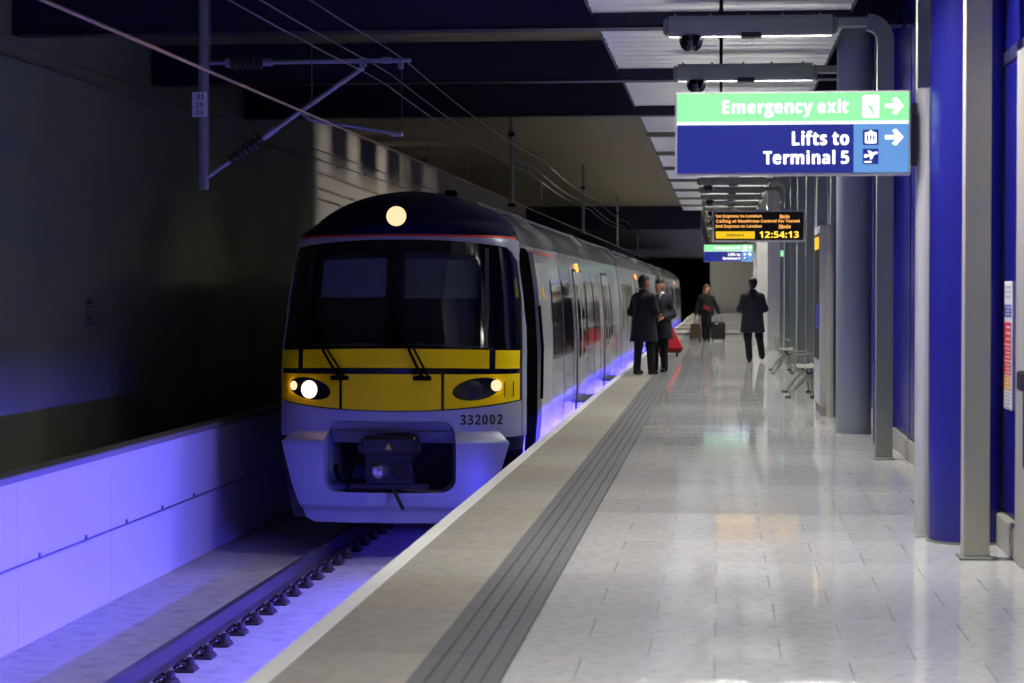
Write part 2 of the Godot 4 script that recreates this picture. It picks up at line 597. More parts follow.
	for q in [[-0.10, -0.069, -0.5, 0.5], [-0.069, 0.0235, -0.5, -0.298], [-0.069, 0.0235, 0.42, 0.5], [0.0235, 0.10, -0.5, 0.5]]:
		st = mb()
		slab(st, -0.304, -0.296, q[0], q[1], q[2], q[3])
		put(st, "barn_door", M.black, fw)

# ------------------------------------------------------------------ platform
func platform() -> void:
	var fl := struct("floor", "polished pale grey stone tile platform floor", "floor")
	var st := mb()
	slab(st, EDGE + 0.01, WALL_R + 0.3, -0.22, -0.012, BACK_D, END_D)
	put(st, "screed", M.grout, fl)
	st = mb()
	slab(st, -1.55, -1.45, BED, -0.22, BACK_D, END_D)
	put(st, "platform_wall", M.cap, fl)
	# tiles: half bond rows, 0.57 wide, 0.545 deep
	var pitch_d := 0.545
	var x_left := -0.878
	var count := 0
	var rest := mb()
	var row := -42
	while true:
		var d0 := 8.70 + row * pitch_d
		if d0 > END_D - 2.4: break
		var off := -0.022 if (row % 2 == 0) else -0.307
		var x := off - 0.57 * 3
		while x < WALL_R:
			var x0 := maxf(x + 0.0018, x_left)
			var x1 := minf(x + 0.57 - 0.0018, WALL_R)
			if x1 - x0 > 0.03:
				if d0 > 8.0 and count < 300:
					st = mb()
					slab(st, x0, x1, -0.03, rng.randf_range(-0.0004, 0.0004), d0 + 0.0005, d0 + pitch_d - 0.0005, 0.001)
					put(st, "tile", M.tiles[rng.randi() % 4], fl)
					count += 1
				else:
					slab(rest, x0, x1, -0.03, 0.0, d0 + 0.001, d0 + pitch_d - 0.001)
			x += 0.57
		row += 1
	put(rest, "further_tiles", M.tiles[0], fl, "", "stuff")
	# coping, paving slabs and ribbed warning strip along the edge
	var ed := struct("floor_edge", "beige platform edge paving with white nosing and grey ribbed strip", "platform edge")
	st = mb()
	slab(st, EDGE + 0.03, -0.88, -0.2, -0.02, BACK_D, END_D - 2)
	put(st, "bedding", M.dark_base, ed)
	var far_edge := mb()
	var far_pave := mb()
	var far_rib := mb()
	var d := 8.0 - 1.25 * 18
	var k := 0
	while d < END_D - 4:
		var d1 := d + 1.25
		if d1 > 7.0 and d < 46.0:
			st = mb()
			slab(st, EDGE, -1.812, -0.20, 0.0, d + 0.001, d1 - 0.001, 0.006)
			put(st, "nosing_stone", M.coping, ed)
			st = mb()
			slab(st, -1.811, -1.260, -0.05, 0.0, d + 0.0015, d1 - 0.0015, 0.002)
			put(st, "paving_slab", M.paver[k % 3], ed)
			for r in 5:
				st = mb()
				var rx := -1.256 + r * 0.0752
				slab(st, rx, rx + 0.0672, -0.05, 0.003, d + 0.001, d1 - 0.001, 0.004)
				put(st, "rib", M.tactile, ed)
		else:
			slab(far_edge, EDGE, -1.812, -0.20, 0.0, d, d1)
			slab(far_pave, -1.811, -1.260, -0.05, 0.0, d, d1)
			for r in 5:
				slab(far_rib, -1.256 + r * 0.0752, -1.1888 + r * 0.0752, -0.05, 0.003, d, d1)
		d = d1
		k += 1
	put(far_edge, "further_nosing", M.coping, ed, "", "stuff")
	put(far_pave, "further_paving", M.paver[0], ed, "", "stuff")
	put(far_rib, "further_ribs", M.tactile, ed, "", "stuff")
	# rails with fastenings
	for s in [-1.0, 1.0]:
		var xr: float = CX + s * 0.752
		var ra := thing("rail", "steel running rail " + ("beside the parapet side of the track" if s < 0 else "under the platform edge"), "rail")
		st = mb()
		var prof := PackedVector2Array([Vector2(-0.07, 0), Vector2(0.07, 0), Vector2(0.07, 0.012), Vector2(0.012, 0.03), Vector2(0.009, 0.11), Vector2(0.036, 0.125), Vector2(0.036, 0.155), Vector2(0.03, 0.16), Vector2(-0.03, 0.16), Vector2(-0.036, 0.155), Vector2(-0.036, 0.125), Vector2(-0.009, 0.11), Vector2(-0.012, 0.03), Vector2(-0.07, 0.012)])
		extrude(st, prof, -130.0, -BACK_D - 1.0, Transform3D(Basis(), Vector3(xr, BED, 0)))
		put(st, "rail_bar", M.rail, ra)
		if s > 0: continue
		var f := 10.8
		while f < 40.0:
			for side in [1.0]:
				var c := Vector3(xr + side * 0.215, BED, -f)
				st = mb()
				box(st, c + Vector3(0, 0.012, 0), Vector3(0.16, 0.02, 0.18), 0.006)
				lathe(st, [Vector2(0.0, 0.105), Vector2(0.03, 0.105), Vector2(0.036, 0.085), Vector2(0.042, 0.055), Vector2(0.06, 0.045), Vector2(0.075, 0.02)], Transform3D(Basis(), c + Vector3(side * 0.03, 0, 0)), 10)
				path_tube(st, [c + Vector3(-side * 0.085, 0.03, 0.05), c + Vector3(-side * 0.04, 0.075, 0.06), c + Vector3(0, 0.06, 0.03), c + Vector3(0, 0.06, -0.03), c + Vector3(-side * 0.04, 0.075, -0.06), c + Vector3(-side * 0.085, 0.03, -0.05)], 0.014, 6)
				put(st, "rail_fastening", M.clip, ra)
			f += 0.583

# ------------------------------------------------------------------ metal ceiling over the platform
func ceiling_raft() -> void:
	var edges := BEAMS.duplicate()
	var d: float = BEAMS[-1] + 5.2
	while d < 76.0:
		edges.append(d)
		d += 5.1
	edges.push_front(-5.3)
	edges.push_front(-9.5)
	edges.push_front(-13.6)
	for i in edges.size() - 1:
		var d0: float = edges[i] + 0.26
		var d1: float = edges[i + 1] - 0.06
		if d1 > 76: break
		for side in [-1.0, 1.0]:
			var ra := thing("ceiling_panel", ("slatted silver metal ceiling panel on the track side" if side < 0 else "slatted silver metal ceiling panel on the wall side"), "ceiling panel", Vector3.ZERO, 0, "slatted ceiling panels " + ("track side" if side < 0 else "wall side"))
			ra.set_meta("kind", "structure")
			var xa := -1.245 if side < 0 else 0.016
			var xb := -0.016 if side < 0 else 1.235
			var st := mb()
			slab(st, xa, xb, RAFT_Y + 0.03, RAFT_Y + 0.10, d0, d1)
			put(st, "tray", M.steel_dark, ra)
			st = mb()
			var xe := xa if side < 0 else xb
			slab(st, xe - 0.012, xe + 0.012, RAFT_Y - 0.02, RAFT_Y + 0.1, d0, d1)
			put(st, "edge_trim", M.beam, ra)
			var near: bool = d0 > 14.0 and d0 < 33.0
			var n := int((d1 - d0) / 0.42)
			var step: float = (d1 - d0) / n
			var arc := PackedVector2Array()
			for q in 7:
				var ta := PI + PI * q / 6.0
				arc.append(Vector2((step * 0.5 - 0.02) * cos(ta), 0.05 * sin(ta)))
			st = mb()
			for k in n:
				if near: st = mb()
				var dc: float = d0 + (k + 0.5) * step
				extrude(st, arc, xa + 0.005, xb - 0.005, Transform3D(Basis(Vector3(0, 0, 1), Vector3(0, 1, 0), Vector3(1, 0, 0)), Vector3(0, RAFT_Y + 0.035, -dc)))
				if near: put(st, "slat", M.slat, ra)
			if not near: put(st, "slats", M.slat, ra, "", "stuff")
		if i >= BEAMS.size() + 3:
			var st2 := mb()
			slab(st2, -1.26, 1.30, BEAM_Y + 0.05, RAFT_Y + 0.1, edges[i] + 0.02, edges[i] + 0.2)
			var jb := put(st2, "ceiling_crossbar", M.steel_dark, self)
			meta(jb, "grey crossbar between far metal ceiling panels", "crossbar", "far ceiling crossbars", "structure")

# ------------------------------------------------------------------ lamp posts
func boom_distances() -> Array:
	return [-8.4, -4.3, -0.2, 3.9, 8.0, 12.84, 16.2, 20.3, 24.6, 28.7, 32.8, 36.9, 41.0, 45.1, 49.2, 53.3, 57.4, 61.5, 65.6, 69.7, 73.8, 83.0, 93.0, 103.0, 113.0, 123.0, 133.0, 143.0]

func lights_on_posts() -> void:
	var n := 0
	for d: float in boom_distances():
		var hung := d > 55.0
		var p := thing("hanging_lamp" if hung else "lamp_post", "grey lamp boom hung from the ceiling further along the platform" if hung else "grey square post with elbow arm carrying a platform lamp boom", "lamp" if hung else "lamp post", Vector3(1.495 if d == 12.84 else 1.52, 0, -d), 0, "hanging lamp booms far along the platform" if hung else "platform lamp posts in a row")
		if d == 20.3: p.set_meta("label", "steel post with curved arm, lamp boom and camera dome, behind the large hanging sign")
		if d == 12.84: p.set_meta("label", "wide brushed steel square post standing beside the glazed door and blue column")
		if d == 24.6: p.set_meta("label", "lamp boom with camera dome whose post stands behind the thick grey column")
		var st := mb()
		if hung:
			for x in [-1.9, -0.6]:
				st = mb()
				tube(st, Vector3(x, 4.14, 0), Vector3(x, RAFT_Y if d < 75.0 else SOFFIT - 0.01, 0), 0.012, -1, 8)
				put(st, "hanger_rod", M.steel_dark, p)
		else:
			box(st, Vector3(0, 0.01, 0), Vector3(0.2, 0.02, 0.2), 0.006)
			put(st, "base_plate", M.steel_dark, p)
			# post and curved elbow into the arm
			st = mb()
			var pts := [Vector3(0, 0.02, 0), Vector3(0, 2.0, 0), Vector3(0, 3.90, 0)]
			for i in range(1, 7):
				var t := (PI / 2) * i / 6
				pts.append(Vector3(-0.17 + 0.17 * cos(t), 3.90 + 0.17 * sin(t), 0))
			if d == 12.84:
				sweep_box(st, [pts[0], pts[1], Vector3(0, RAFT_Y, 0)], 0.074, Vector3(0, 0, 1), 0.08)
				put(st, "post", M.steel, p)
			else:
				sweep_box(st, pts, 0.076, Vector3(0, 0, 1), 0.07)
				put(st, "post", M.steel_dark, p)
			st = mb()
			slab(st, -0.45, -0.16, 4.03, 4.12, -0.045, 0.045, 0.01)
			put(st, "arm", M.steel_dark, p)
		# lamp boom
		st = mb()
		var x0 := -2.06
		var x1 := -0.44
		var sec := PackedVector2Array([Vector2(-0.085, 0.04), Vector2(-0.085, 0.15), Vector2(-0.06, 0.19), Vector2(0.06, 0.19), Vector2(0.085, 0.15), Vector2(0.085, 0.04), Vector2(0.075, 0.0), Vector2(0.062, 0.0), Vector2(0.062, 0.10), Vector2(-0.062, 0.10), Vector2(-0.062, 0.0), Vector2(-0.075, 0.0)])
		extrude(st, sec, x0 + 0.05, x1 - 0.05, Transform3D(Basis(Vector3(0, 0, 1), Vector3(0, 1, 0), Vector3(1, 0, 0)), Vector3(0, 3.955, 0)))
		for xe in [x0, x1 - 0.05]:
			box(st, Vector3(xe + 0.025, 4.05, 0), Vector3(0.05, 0.16, 0.15), 0.024)
		put(st, "housing", M.steel_dark, p)
		for sg in [-1.0, 1.0]:
			st = mb()
			slab(st, x0 + 0.05, x1 - 0.05, 3.954, 4.05, sg * 0.058, sg * 0.0635)
			put(st, "slot_liner", M.liner, p)
		for xe in [x0 + 0.05, x1 - 0.056]:
			st = mb()
			slab(st, xe, xe + 0.006, 3.954, 4.05, -0.058, 0.058)
			put(st, "slot_end", M.liner, p)
		for xs in [[x0 + 0.06, -1.34], [-1.14, x1 - 0.06]]:
			st = mb()
			slab(st, xs[0], xs[1], 4.043, 4.054, -0.06, 0.06)
			put(st, "lens", M.lens, p)
		st = mb()
		slab(st, -1.335, -1.145, 3.940, 4.0, -0.083, 0.083, 0.004)
		put(st, "sensor_box", M.black, p)
		for xc in [-1.95, -1.62, -1.27, -0.95, -0.6]:
			st = mb()
			slab(st, xc - 0.012, xc + 0.012, 4.145, 4.165, -0.05, 0.05)
			put(st, "top_clip", M.steel_dark, p)
		if n % 2 == 0 or d == 24.6 or d == 20.3:
			st = mb()
			lathe(st, [Vector2(0.0, -0.125), Vector2(0.055, -0.112), Vector2(0.095, -0.075), Vector2(0.112, -0.02), Vector2(0.112, 0.03), Vector2(0.0, 0.03)], Transform3D(Basis(), Vector3(-1.80, 3.935, 0)), 20)
			put(st, "camera_dome", M.dome, p)
		var al := AreaLight3D.new()
		al.name = "tube_light"
		al.area_size = Vector2(1.5, 0.09)
		al.position = Vector3(-1.25, 4.035, 0)
		al.rotation.x = -PI / 2
		al.light_energy = LAMP_E * (2.0 if d > 80.0 else 1.0)
		al.light_color = Color(1.0, 0.985, 0.955)
		al.area_range = 60.0
		al.shadow_enabled = true
		p.add_child(al)
		n += 1

const LAMP_E := 21.0
const BLUE_E := 76.0
const BLUE_TRAIN_E := 15.0

func blue_lights() -> void:
	var spans := [[-7.0, -1.4], [-1.3, 4.3], [4.4, 10.0], [10.1, 15.7], [15.8, 21.4]]
	var d := 24.0
	while d < 116.0:
		spans.append([d, d + 5.8])
		d += 6.0
	for sp in spans:
		var near: bool = sp[0] < 22.0
		var hl: float = (sp[1] - sp[0]) / 2
		var b := thing("blue_strip_lamp", "blue fluorescent strip lamp under the platform edge " + ("before the train" if near else "beside the train"), "strip lamp", Vector3(-1.55, -0.62, -(sp[0] + hl)), 0, "blue strip lamps " + ("before the train" if near else "beside the train"))
		var st := mb()
		box(st, Vector3(-0.03, 0, 0), Vector3(0.06, 0.10, hl * 2), 0.01)
		put(st, "housing", M.galv, b)
		st = mb()
		tube(st, Vector3(-0.075, 0, -hl + 0.05), Vector3(-0.075, 0, hl - 0.05), 0.018, -1, 8)
		put(st, "lamp_tube", M.blue_tube, b)
		if near:
			# hood and cross louvres that keep the light low and square to the track
			st = mb()
			slab(st, -0.30, 0.0, 0.045, 0.055, -hl, hl)
			put(st, "hood", M.matt_black, b)
			for k in int(hl * 2 / 0.28) + 1:
				st = mb()
				slab(st, -0.30, -0.06, -0.10, 0.045, -hl + k * 0.28, -hl + k * 0.28 + 0.006)
				put(st, "louvre", M.matt_black, b)
		var al := AreaLight3D.new()
		al.name = "blue_light"
		al.area_size = Vector2(hl * 2 - 0.1, 0.03)
		al.position = Vector3(-0.10, 0, 0)
		al.rotation.y = PI / 2
		al.light_energy = BLUE_E if near else BLUE_TRAIN_E
		al.light_color = Color(0.31, 0.26, 1.0)
		al.area_range = 40.0
		al.shadow_enabled = true
		b.add_child(al)

# ------------------------------------------------------------------ right hand side
func right_side() -> void:
	var wr := struct("wall_right", "glossy blue panelled wall behind the row of posts", "wall")
	var st := mb()
	slab(st, WALL_R + 0.03, WALL_R + 0.35, BED, SOFFIT, BACK_D, 57.0)
	put(st, "backing", M.frame_dark, wr)
	var d := 14.15
	while d < 57.0:
		var d1 := minf(d + 2.05, 57.0)
		for h in [[0.2, 2.96], [3.04, SOFFIT]]:
			st = mb()
			slab(st, WALL_R, WALL_R + 0.04, h[0], h[1], d + 0.03, d1 - 0.03, 0.006)
			put(st, "panel", M.blue_deep, wr)
		d = d1
	d = BACK_D
	while d < 11.0:
		st = mb()
		slab(st, WALL_R, WALL_R + 0.04, 0.2, SOFFIT, d + 0.01, d + 2.04, 0.006)
		put(st, "panel", M.blue_deep, wr)
		d += 2.05
	st = mb()
	slab(st, WALL_R - 0.02, WALL_R + 0.03, 2.96, 3.05, 10.4, 57.0, 0.006)
	put(st, "transom", M.transom, wr)
	for s in [[BACK_D, 10.9], [14.15, 57.0]]:
		st = mb()
		slab(st, WALL_R - 0.03, WALL_R + 0.03, 0.0, 0.19, s[0], s[1], 0.006)
		var bb := put(st, "baseboard_right", M.steel, self)
		meta(bb, "brushed steel skirting along the blue wall " + ("beyond the blue column" if s[0] > 0 else "before the glazed door"), "skirting", "", "structure")
	# glazed blue door and side panel beside the post
	var dr := struct("door_2", "blue glazed door with steel frame and black pull handle", "door")
	st = mb()
	slab(st, WALL_R - 0.01, WALL_R + 0.03, 0.22, 2.96, 12.66, 14.1)
	put(st, "glass_panel", M.blue_deep, dr)
	st = mb()
	slab(st, WALL_R - 0.01, WALL_R + 0.03, 3.05, SOFFIT, 10.3, 14.1)
	put(st, "top_panel", M.blue_deep, dr)
	for q in [[13.56, 13.72], [14.08, 14.15]]:
		st = mb()
		slab(st, WALL_R - 0.05, WALL_R + 0.03, 0.0, 2.96, q[0], q[1], 0.006)
		put(st, "mullion", M.frame_dark, dr)
	st = mb()
	slab(st, WALL_R - 0.055, WALL_R + 0.04, 0.0, 0.2, 10.9, 14.1, 0.008)
	put(st, "bottom_rail", M.steel, dr)
	st = mb()
	slab(st, WALL_R - 0.06, WALL_R + 0.04, 0.0, 2.96, 12.2, 12.66, 0.008)
	put(st, "door_stile", M.steel, dr)
	st = mb()
	slab(st, WALL_R - 0.01, WALL_R + 0.03, 0.2, 2.96, 10.3, 12.2)
	put(st, "door_leaf", M.blue_deep, dr)
	st = mb()
	slab(st, WALL_R - 0.11, WALL_R - 0.055, 0.60, 1.03, 11.93, 12.0, 0.01)
	slab(st, WALL_R - 0.11, WALL_R - 0.055, 1.02, 1.13, 11.92, 12.25, 0.01)
	put(st, "pull_handle", M.black, dr)
	# notice strip on the glass
	var no := thing("safety_notice", "tall white notice with blue, red and yellow blocks on the blue glass", "notice", Vector3(WALL_R - 0.012, 0, 0))
	st = mb()
	box(st, Vector3(-0.004, 1.245, -13.30), Vector3(0.008, 0.78, 0.34), 0.002)
	put(st, "sheet", M.white, no)
	var blocks := [[1.455, 0.075, "blue"], [1.32, 0.13, "red"], [1.20, 0.09, "red"], [1.105, 0.08, "red"], [1.015, 0.085, "yellow"]]
	var bc := {"blue": mat(Color(0.10, 0.20, 0.62), 0.5), "red": mat(Color(0.78, 0.07, 0.16), 0.5), "yellow": mat(Color(0.85, 0.62, 0.12), 0.5)}
	for b in blocks:
		st = mb()
		box(st, Vector3(-0.009, b[0], -13.30), Vector3(0.003, b[1], 0.29))
		put(st, "print_block", bc[b[2]], no)
		for k in 3:
			st = mb()
			box(st, Vector3(-0.0115, b[0] + b[1] * (k - 1) * 0.28, -13.27), Vector3(0.002, b[1] * 0.10, 0.16))
			put(st, "print_line", M.white, no)
	for k in 5:
		st = mb()
		box(st, Vector3(-0.009, 0.955 - k * 0.022, -13.30), Vector3(0.002, 0.007, 0.26))
		put(st, "print_line", M.steel_dark, no)
	for k in 3:
		st = mb()
		box(st, Vector3(-0.009, 1.60 - k * 0.03, -13.30), Vector3(0.002, 0.007, 0.24))
		put(st, "print_line", M.steel_dark, no)
	# blue round columns
	for c in [[1.55, 13.72, 0.245, "glossy blue round column between steel post and grey sign post"], [1.80, 22.35, 0.24, "glossy blue round column half hidden behind a square lamp post"]]:
		var o := struct("column_blue", c[3], "column")
		o.position = Vector3(c[0], 0, -c[1])
		st = mb()
		tube(st, Vector3(0, 0, 0), Vector3(0, SOFFIT - 0.01, 0), c[2], -1, 40, false)
		put(st, "shaft", M.blue, o)
		st = mb()
		tube(st, Vector3(0, 0, 0), Vector3(0, 0.015, 0), c[2] + 0.008, -1, 40)
		put(st, "base_ring", M.steel_dark, o)
	# blue grey structural column
	var gc := struct("column_grey", "thick blue grey round column rising to the ceiling", "column")
	gc.position = Vector3(1.468, 0, -24.05)
	st = mb()
	tube(st, Vector3(0, 0, 0), Vector3(0, 1.985, 0), 0.195, -1, 36, false)
	put(st, "lower_shaft", M.column, gc)
	st = mb()
	tube(st, Vector3(0, 1.985, 0), Vector3(0, 1.995, 0), 0.198, -1, 36)
	put(st, "joint_ring", M.column, gc)
	st = mb()
	tube(st, Vector3(0, 1.995, 0), Vector3(0, SOFFIT - 0.02, 0), 0.195, -1, 36, false)
	put(st, "upper_shaft", M.column, gc)
	# further grey columns in the row
	for k in 3:
		var fc := struct("column_grey", "slimmer grey round column far down the row of posts", "column")
		fc.set_meta("group", "far grey columns")
		fc.position = Vector3(1.62, 0, -(34.0 + k * 8.2))
		st = mb()
		tube(st, Vector3(0, 0, 0), Vector3(0, SOFFIT - 0.02, 0), 0.16, -1, 24, false)
		put(st, "shaft", M.column, fc)
	# white lift enclosure further on
	var lb := struct("wall_lift", "pale lift enclosure projecting from the wall far along the platform", "wall")
	st = mb()
	slab(st, 1.23, 4.2, 0, SOFFIT, 57.2, 77.0)
	put(st, "enclosure", M.white_wall, lb)
	st = mb()
	slab(st, 1.21, 1.225, 0.0, 0.12, 57.2, 77.0)
	put(st, "skirting", M.steel, lb)
	st = mb()
	slab(st, WALL_R + 0.6, WALL_R + 0.9, BED, SOFFIT, 77.0, END_D)
	meta(put(st, "wall_right_far", M.white_wall, self), "pale wall along the far end of the platform", "wall", "", "structure")

# ------------------------------------------------------------------ train
const TAB := [[-1.3, 1.0], [-0.75, 1.2], [-0.3, 1.34], [0.1, 1.37], [0.9, 1.37], [1.5, 1.335], [1.9, 1.285], [2.1, 1.25]]

func hw(y: float) -> float:
	if y > 2.1:
		var t := minf(1.0, (y - 2.1) / 0.6)
		return 1.25 * pow(maxf(0.0, 1.0 - pow(t, 1.8)), 0.5556)
	for i in TAB.size() - 1:
		if y <= TAB[i + 1][0]:
			return lerpf(TAB[i][1], TAB[i + 1][1], clampf((y - TAB[i][0]) / (TAB[i + 1][0] - TAB[i][0]), 0, 1))
	return 1.25

func setback(x: float, y: float) -> float:
	x = absf(x)
	var e := 0.0
	if y <= 2.1: e = x / hw(maxf(y, 0.1))
	else: e = pow(pow(x / 1.25, 1.8) + pow((y - 2.1) / 0.6, 1.8), 1.0 / 1.8)
	e = minf(e, 1.0)
	var k := smoothstep(2.1, 2.35, y)
	var c := lerpf(0.28, 0.42, smoothstep(0.6, 1.4, y))
	var rake := 0.24 * maxf(0.0, y - 0.95)
	return rake + c * pow(x / 1.3, 2.3) + lerpf(0.6, 1.2, k) * (1.0 - sqrt(1.0 - 0.96 * pow(e, lerpf(12.0, 2.6, k))))

func nose_pt(x: float, y: float, off: float) -> Vector3:
	var n := nose_n(x, y)
	return Vector3(CX + x, y, -(NOSE_D + setback(x, y))) + n * off

func nose_n(x: float, y: float) -> Vector3:
	var h := 0.012
	var dx := (setback(x + h, y) - setback(x - h, y)) / (2 * h)
	var dy := (setback(x, y + h) - setback(x, y - h)) / (2 * h)
	return Vector3(dx, dy, 1.0).normalized()

func resample(poly: PackedVector2Array, step: float) -> PackedVector2Array:
	var out := PackedVector2Array()
	for i in poly.size():
		var a := poly[i]
		var b := poly[(i + 1) % poly.size()]
		var n := maxi(1, int(ceil(a.distance_to(b) / step)))
		for k in n:
			out.append(a.lerp(b, float(k) / n))
	return out

# a plate on the nose: the polygon (lateral, height) laid on the curved front, standing off() above it, with skirts; holes cut out
func nose_plate(poly: PackedVector2Array, off: Callable, base: float, holes := [], cell := 0.06) -> SurfaceTool:
	var st := mb()
	var lo := Vector2(1e9, 1e9)
	var hi := -lo
	for p in poly:
		lo = lo.min(p)
		hi = hi.max(p)
	var nx := int(ceil((hi.x - lo.x) / cell))
	var ny := int(ceil((hi.y - lo.y) / cell))
	for i in nx:
		for j in ny:
			var c := PackedVector2Array([lo + Vector2(i, j) * cell, lo + Vector2(i + 1, j) * cell, lo + Vector2(i + 1, j + 1) * cell, lo + Vector2(i, j + 1) * cell])
			var parts := Geometry2D.intersect_polygons(c, poly)
			for h in holes:
				var cut := []
				for q in parts: cut.append_array(Geometry2D.clip_polygons(q, h))
				parts.assign(cut)
			for q: PackedVector2Array in parts:
				var idx := Geometry2D.triangulate_polygon(q)
				for t in range(0, idx.size(), 3):
					var v := []
					var nn := []
					for w in 3:
						var p := q[idx[t + w]]
						v.append(nose_pt(p.x, p.y, off.call(p)))
						nn.append(shifted_n(p, off))
					tri(st, v[0], v[1], v[2], nn[0], nn[1], nn[2])
	for ring in [poly] + holes:
		var r := resample(ring, cell)
		var sg := -1.0 if Geometry2D.is_polygon_clockwise(r) else 1.0
		if ring != poly: sg = -sg
		for i in r.size():
			var a := r[i]
			var b := r[(i + 1) % r.size()]
			var e := (b - a).normalized() * sg
			var n := Vector3(e.y, -e.x, 0)
			face(st, [nose_pt(a.x, a.y, base), nose_pt(b.x, b.y, base), nose_pt(b.x, b.y, off.call(b)), nose_pt(a.x, a.y, off.call(a))], n)
	return st

func shifted_n(p: Vector2, off: Callable) -> Vector3:
	var h := 0.01
	var dx: float = (setback(p.x + h, p.y) - off.call(p + Vector2(h, 0)) - setback(p.x - h, p.y) + off.call(p - Vector2(h, 0))) / (2 * h)
	var dy: float = (setback(p.x, p.y + h) - off.call(p + Vector2(0, h)) - setback(p.x, p.y - h) + off.call(p - Vector2(0, h))) / (2 * h)
	return Vector3(dx, dy, 1.0).normalized()

func flat(v: float) -> Callable:
	return func(_p): return v

func band(x0: float, x1: float, lower: Callable, upper: Callable, n := 16) -> PackedVector2Array:
	var out := PackedVector2Array()
	for i in n + 1:
		var x := lerpf(x0, x1, float(i) / n)
		out.append(Vector2(x, lower.call(x)))
	for i in n + 1:
		var x := lerpf(x1, x0, float(i) / n)
		out.append(Vector2(x, upper.call(x)))
	return out

func edge_x(y: float) -> float: return hw(maxf(y, 0.1)) - 0.012

# points of the body's cross-section from bottom right over the roof to bottom left
func section() -> Array:
	var out := []
	for y in [-0.75, -0.55, -0.3, -0.1, 0.1, 0.5, 0.9, 1.2, 1.5, 1.7, 1.9, 2.0, 2.1, 2.18, 2.26, 2.34, 2.42, 2.49, 2.55, 2.6, 2.64, 2.67, 2.69]:
		out.append(Vector2(hw(y), y))
	out.append(Vector2(0.0, 2.70))
	for i in range(out.size() - 2, -1, -1): out.append(Vector2(-out[i].x, out[i].y))
	return out

func section_n(i: int, sec: Array) -> Vector3:
	var a: Vector2 = sec[maxi(i - 1, 0)]
	var b: Vector2 = sec[mini(i + 1, sec.size() - 1)]
	var t := (b - a).normalized()
	return Vector3(t.y, -t.x, 0)

func body_strip(sec: Array, i0: int, i1: int, d0: Callable, d1: float) -> SurfaceTool:
	var st := mb()
	for i in range(i0, i1):
		var na := section_n(i, sec)
		var nb := section_n(i + 1, sec)
		var a: Vector2 = sec[i]
		var b: Vector2 = sec[i + 1]
		var pa := Vector3(CX + a.x, a.y, -d0.call(a))
		var pb := Vector3(CX + b.x, b.y, -d0.call(b))
		var qa := Vector3(CX + a.x, a.y, -d1)
		var qb := Vector3(CX + b.x, b.y, -d1)
		tri(st, pa, pb, qb, na, nb, nb)
		tri(st, pa, qb, qa, na, nb, na)
	return st

# a rounded plate on the right flank between d0..d1, y0..y1
func flank(d0: float, d1: float, y0: float, y1: float, off: float, r := 0.0, side := 1.0) -> SurfaceTool:
	var st := mb()
	var ys := []
	var n := maxi(6, int((y1 - y0) / 0.12))
	for i in n + 1: ys.append(lerpf(y0, y1, float(i) / n))
	if r > 0.0:
		for k in [0.15, 0.4, 0.7]: ys.append_array([y0 + r * k, y1 - r * k])
		ys.append_array([y0 + r, y1 - r])
		ys.sort()
	var rows := []
	for y in ys:
		var ins := 0.0
		if r > 0.0:
			var e: float = maxf(0.0, maxf(y0 + r - y, y - (y1 - r)))
			ins = r - sqrt(maxf(0.0, r * r - e * e))
		var h := 0.02
		var nn := Vector3(side, -(hw(y + h) - hw(y - h)) / (2 * h), 0).normalized()
		rows.append([Vector3(CX + side * hw(y), y, -(d0 + ins)), Vector3(CX + side * hw(y), y, -(d1 - ins)), nn])
	for i in rows.size() - 1:
		var a: Array = rows[i]
		var b: Array = rows[i + 1]
		var oa: Vector3 = a[2] * off
		var ob: Vector3 = b[2] * off
		tri(st, a[0] + oa, a[1] + oa, b[1] + ob, a[2], a[2], b[2])
		tri(st, a[0] + oa, b[1] + ob, b[0] + ob, a[2], b[2], b[2])
		face(st, [a[0], a[0] + oa, b[0] + ob, b[0]], Vector3(0, 0, 1))
		face(st, [a[1], a[1] + oa, b[1] + ob, b[1]], Vector3(0, 0, -1))
	face(st, [rows[0][0], rows[0][1], rows[0][1] + rows[0][2] * off, rows[0][0] + rows[0][2] * off], Vector3.DOWN)
	face(st, [rows[-1][0], rows[-1][1], rows[-1][1] + rows[-1][2] * off, rows[-1][0] + rows[-1][2] * off], Vector3.UP)
	return st

func train() -> void:
	var car := thing("train_driving_car", "leading train car with navy domed roof, black windscreen and yellow nose", "train")
	driving_nose(car)
	car_body(car, 23.9, 46.55, true)
	var labels := ["second silver train car coupled behind the yellow nosed leading car", "third silver train car, far along the platform", "rearmost silver train car, furthest along the platform"]
	for i in 3:
		var c := thing("train_car", labels[i], "train")
		var d0 := 47.0 + i * 23.7
		car_body(c, d0, d0 + 23.25, false)

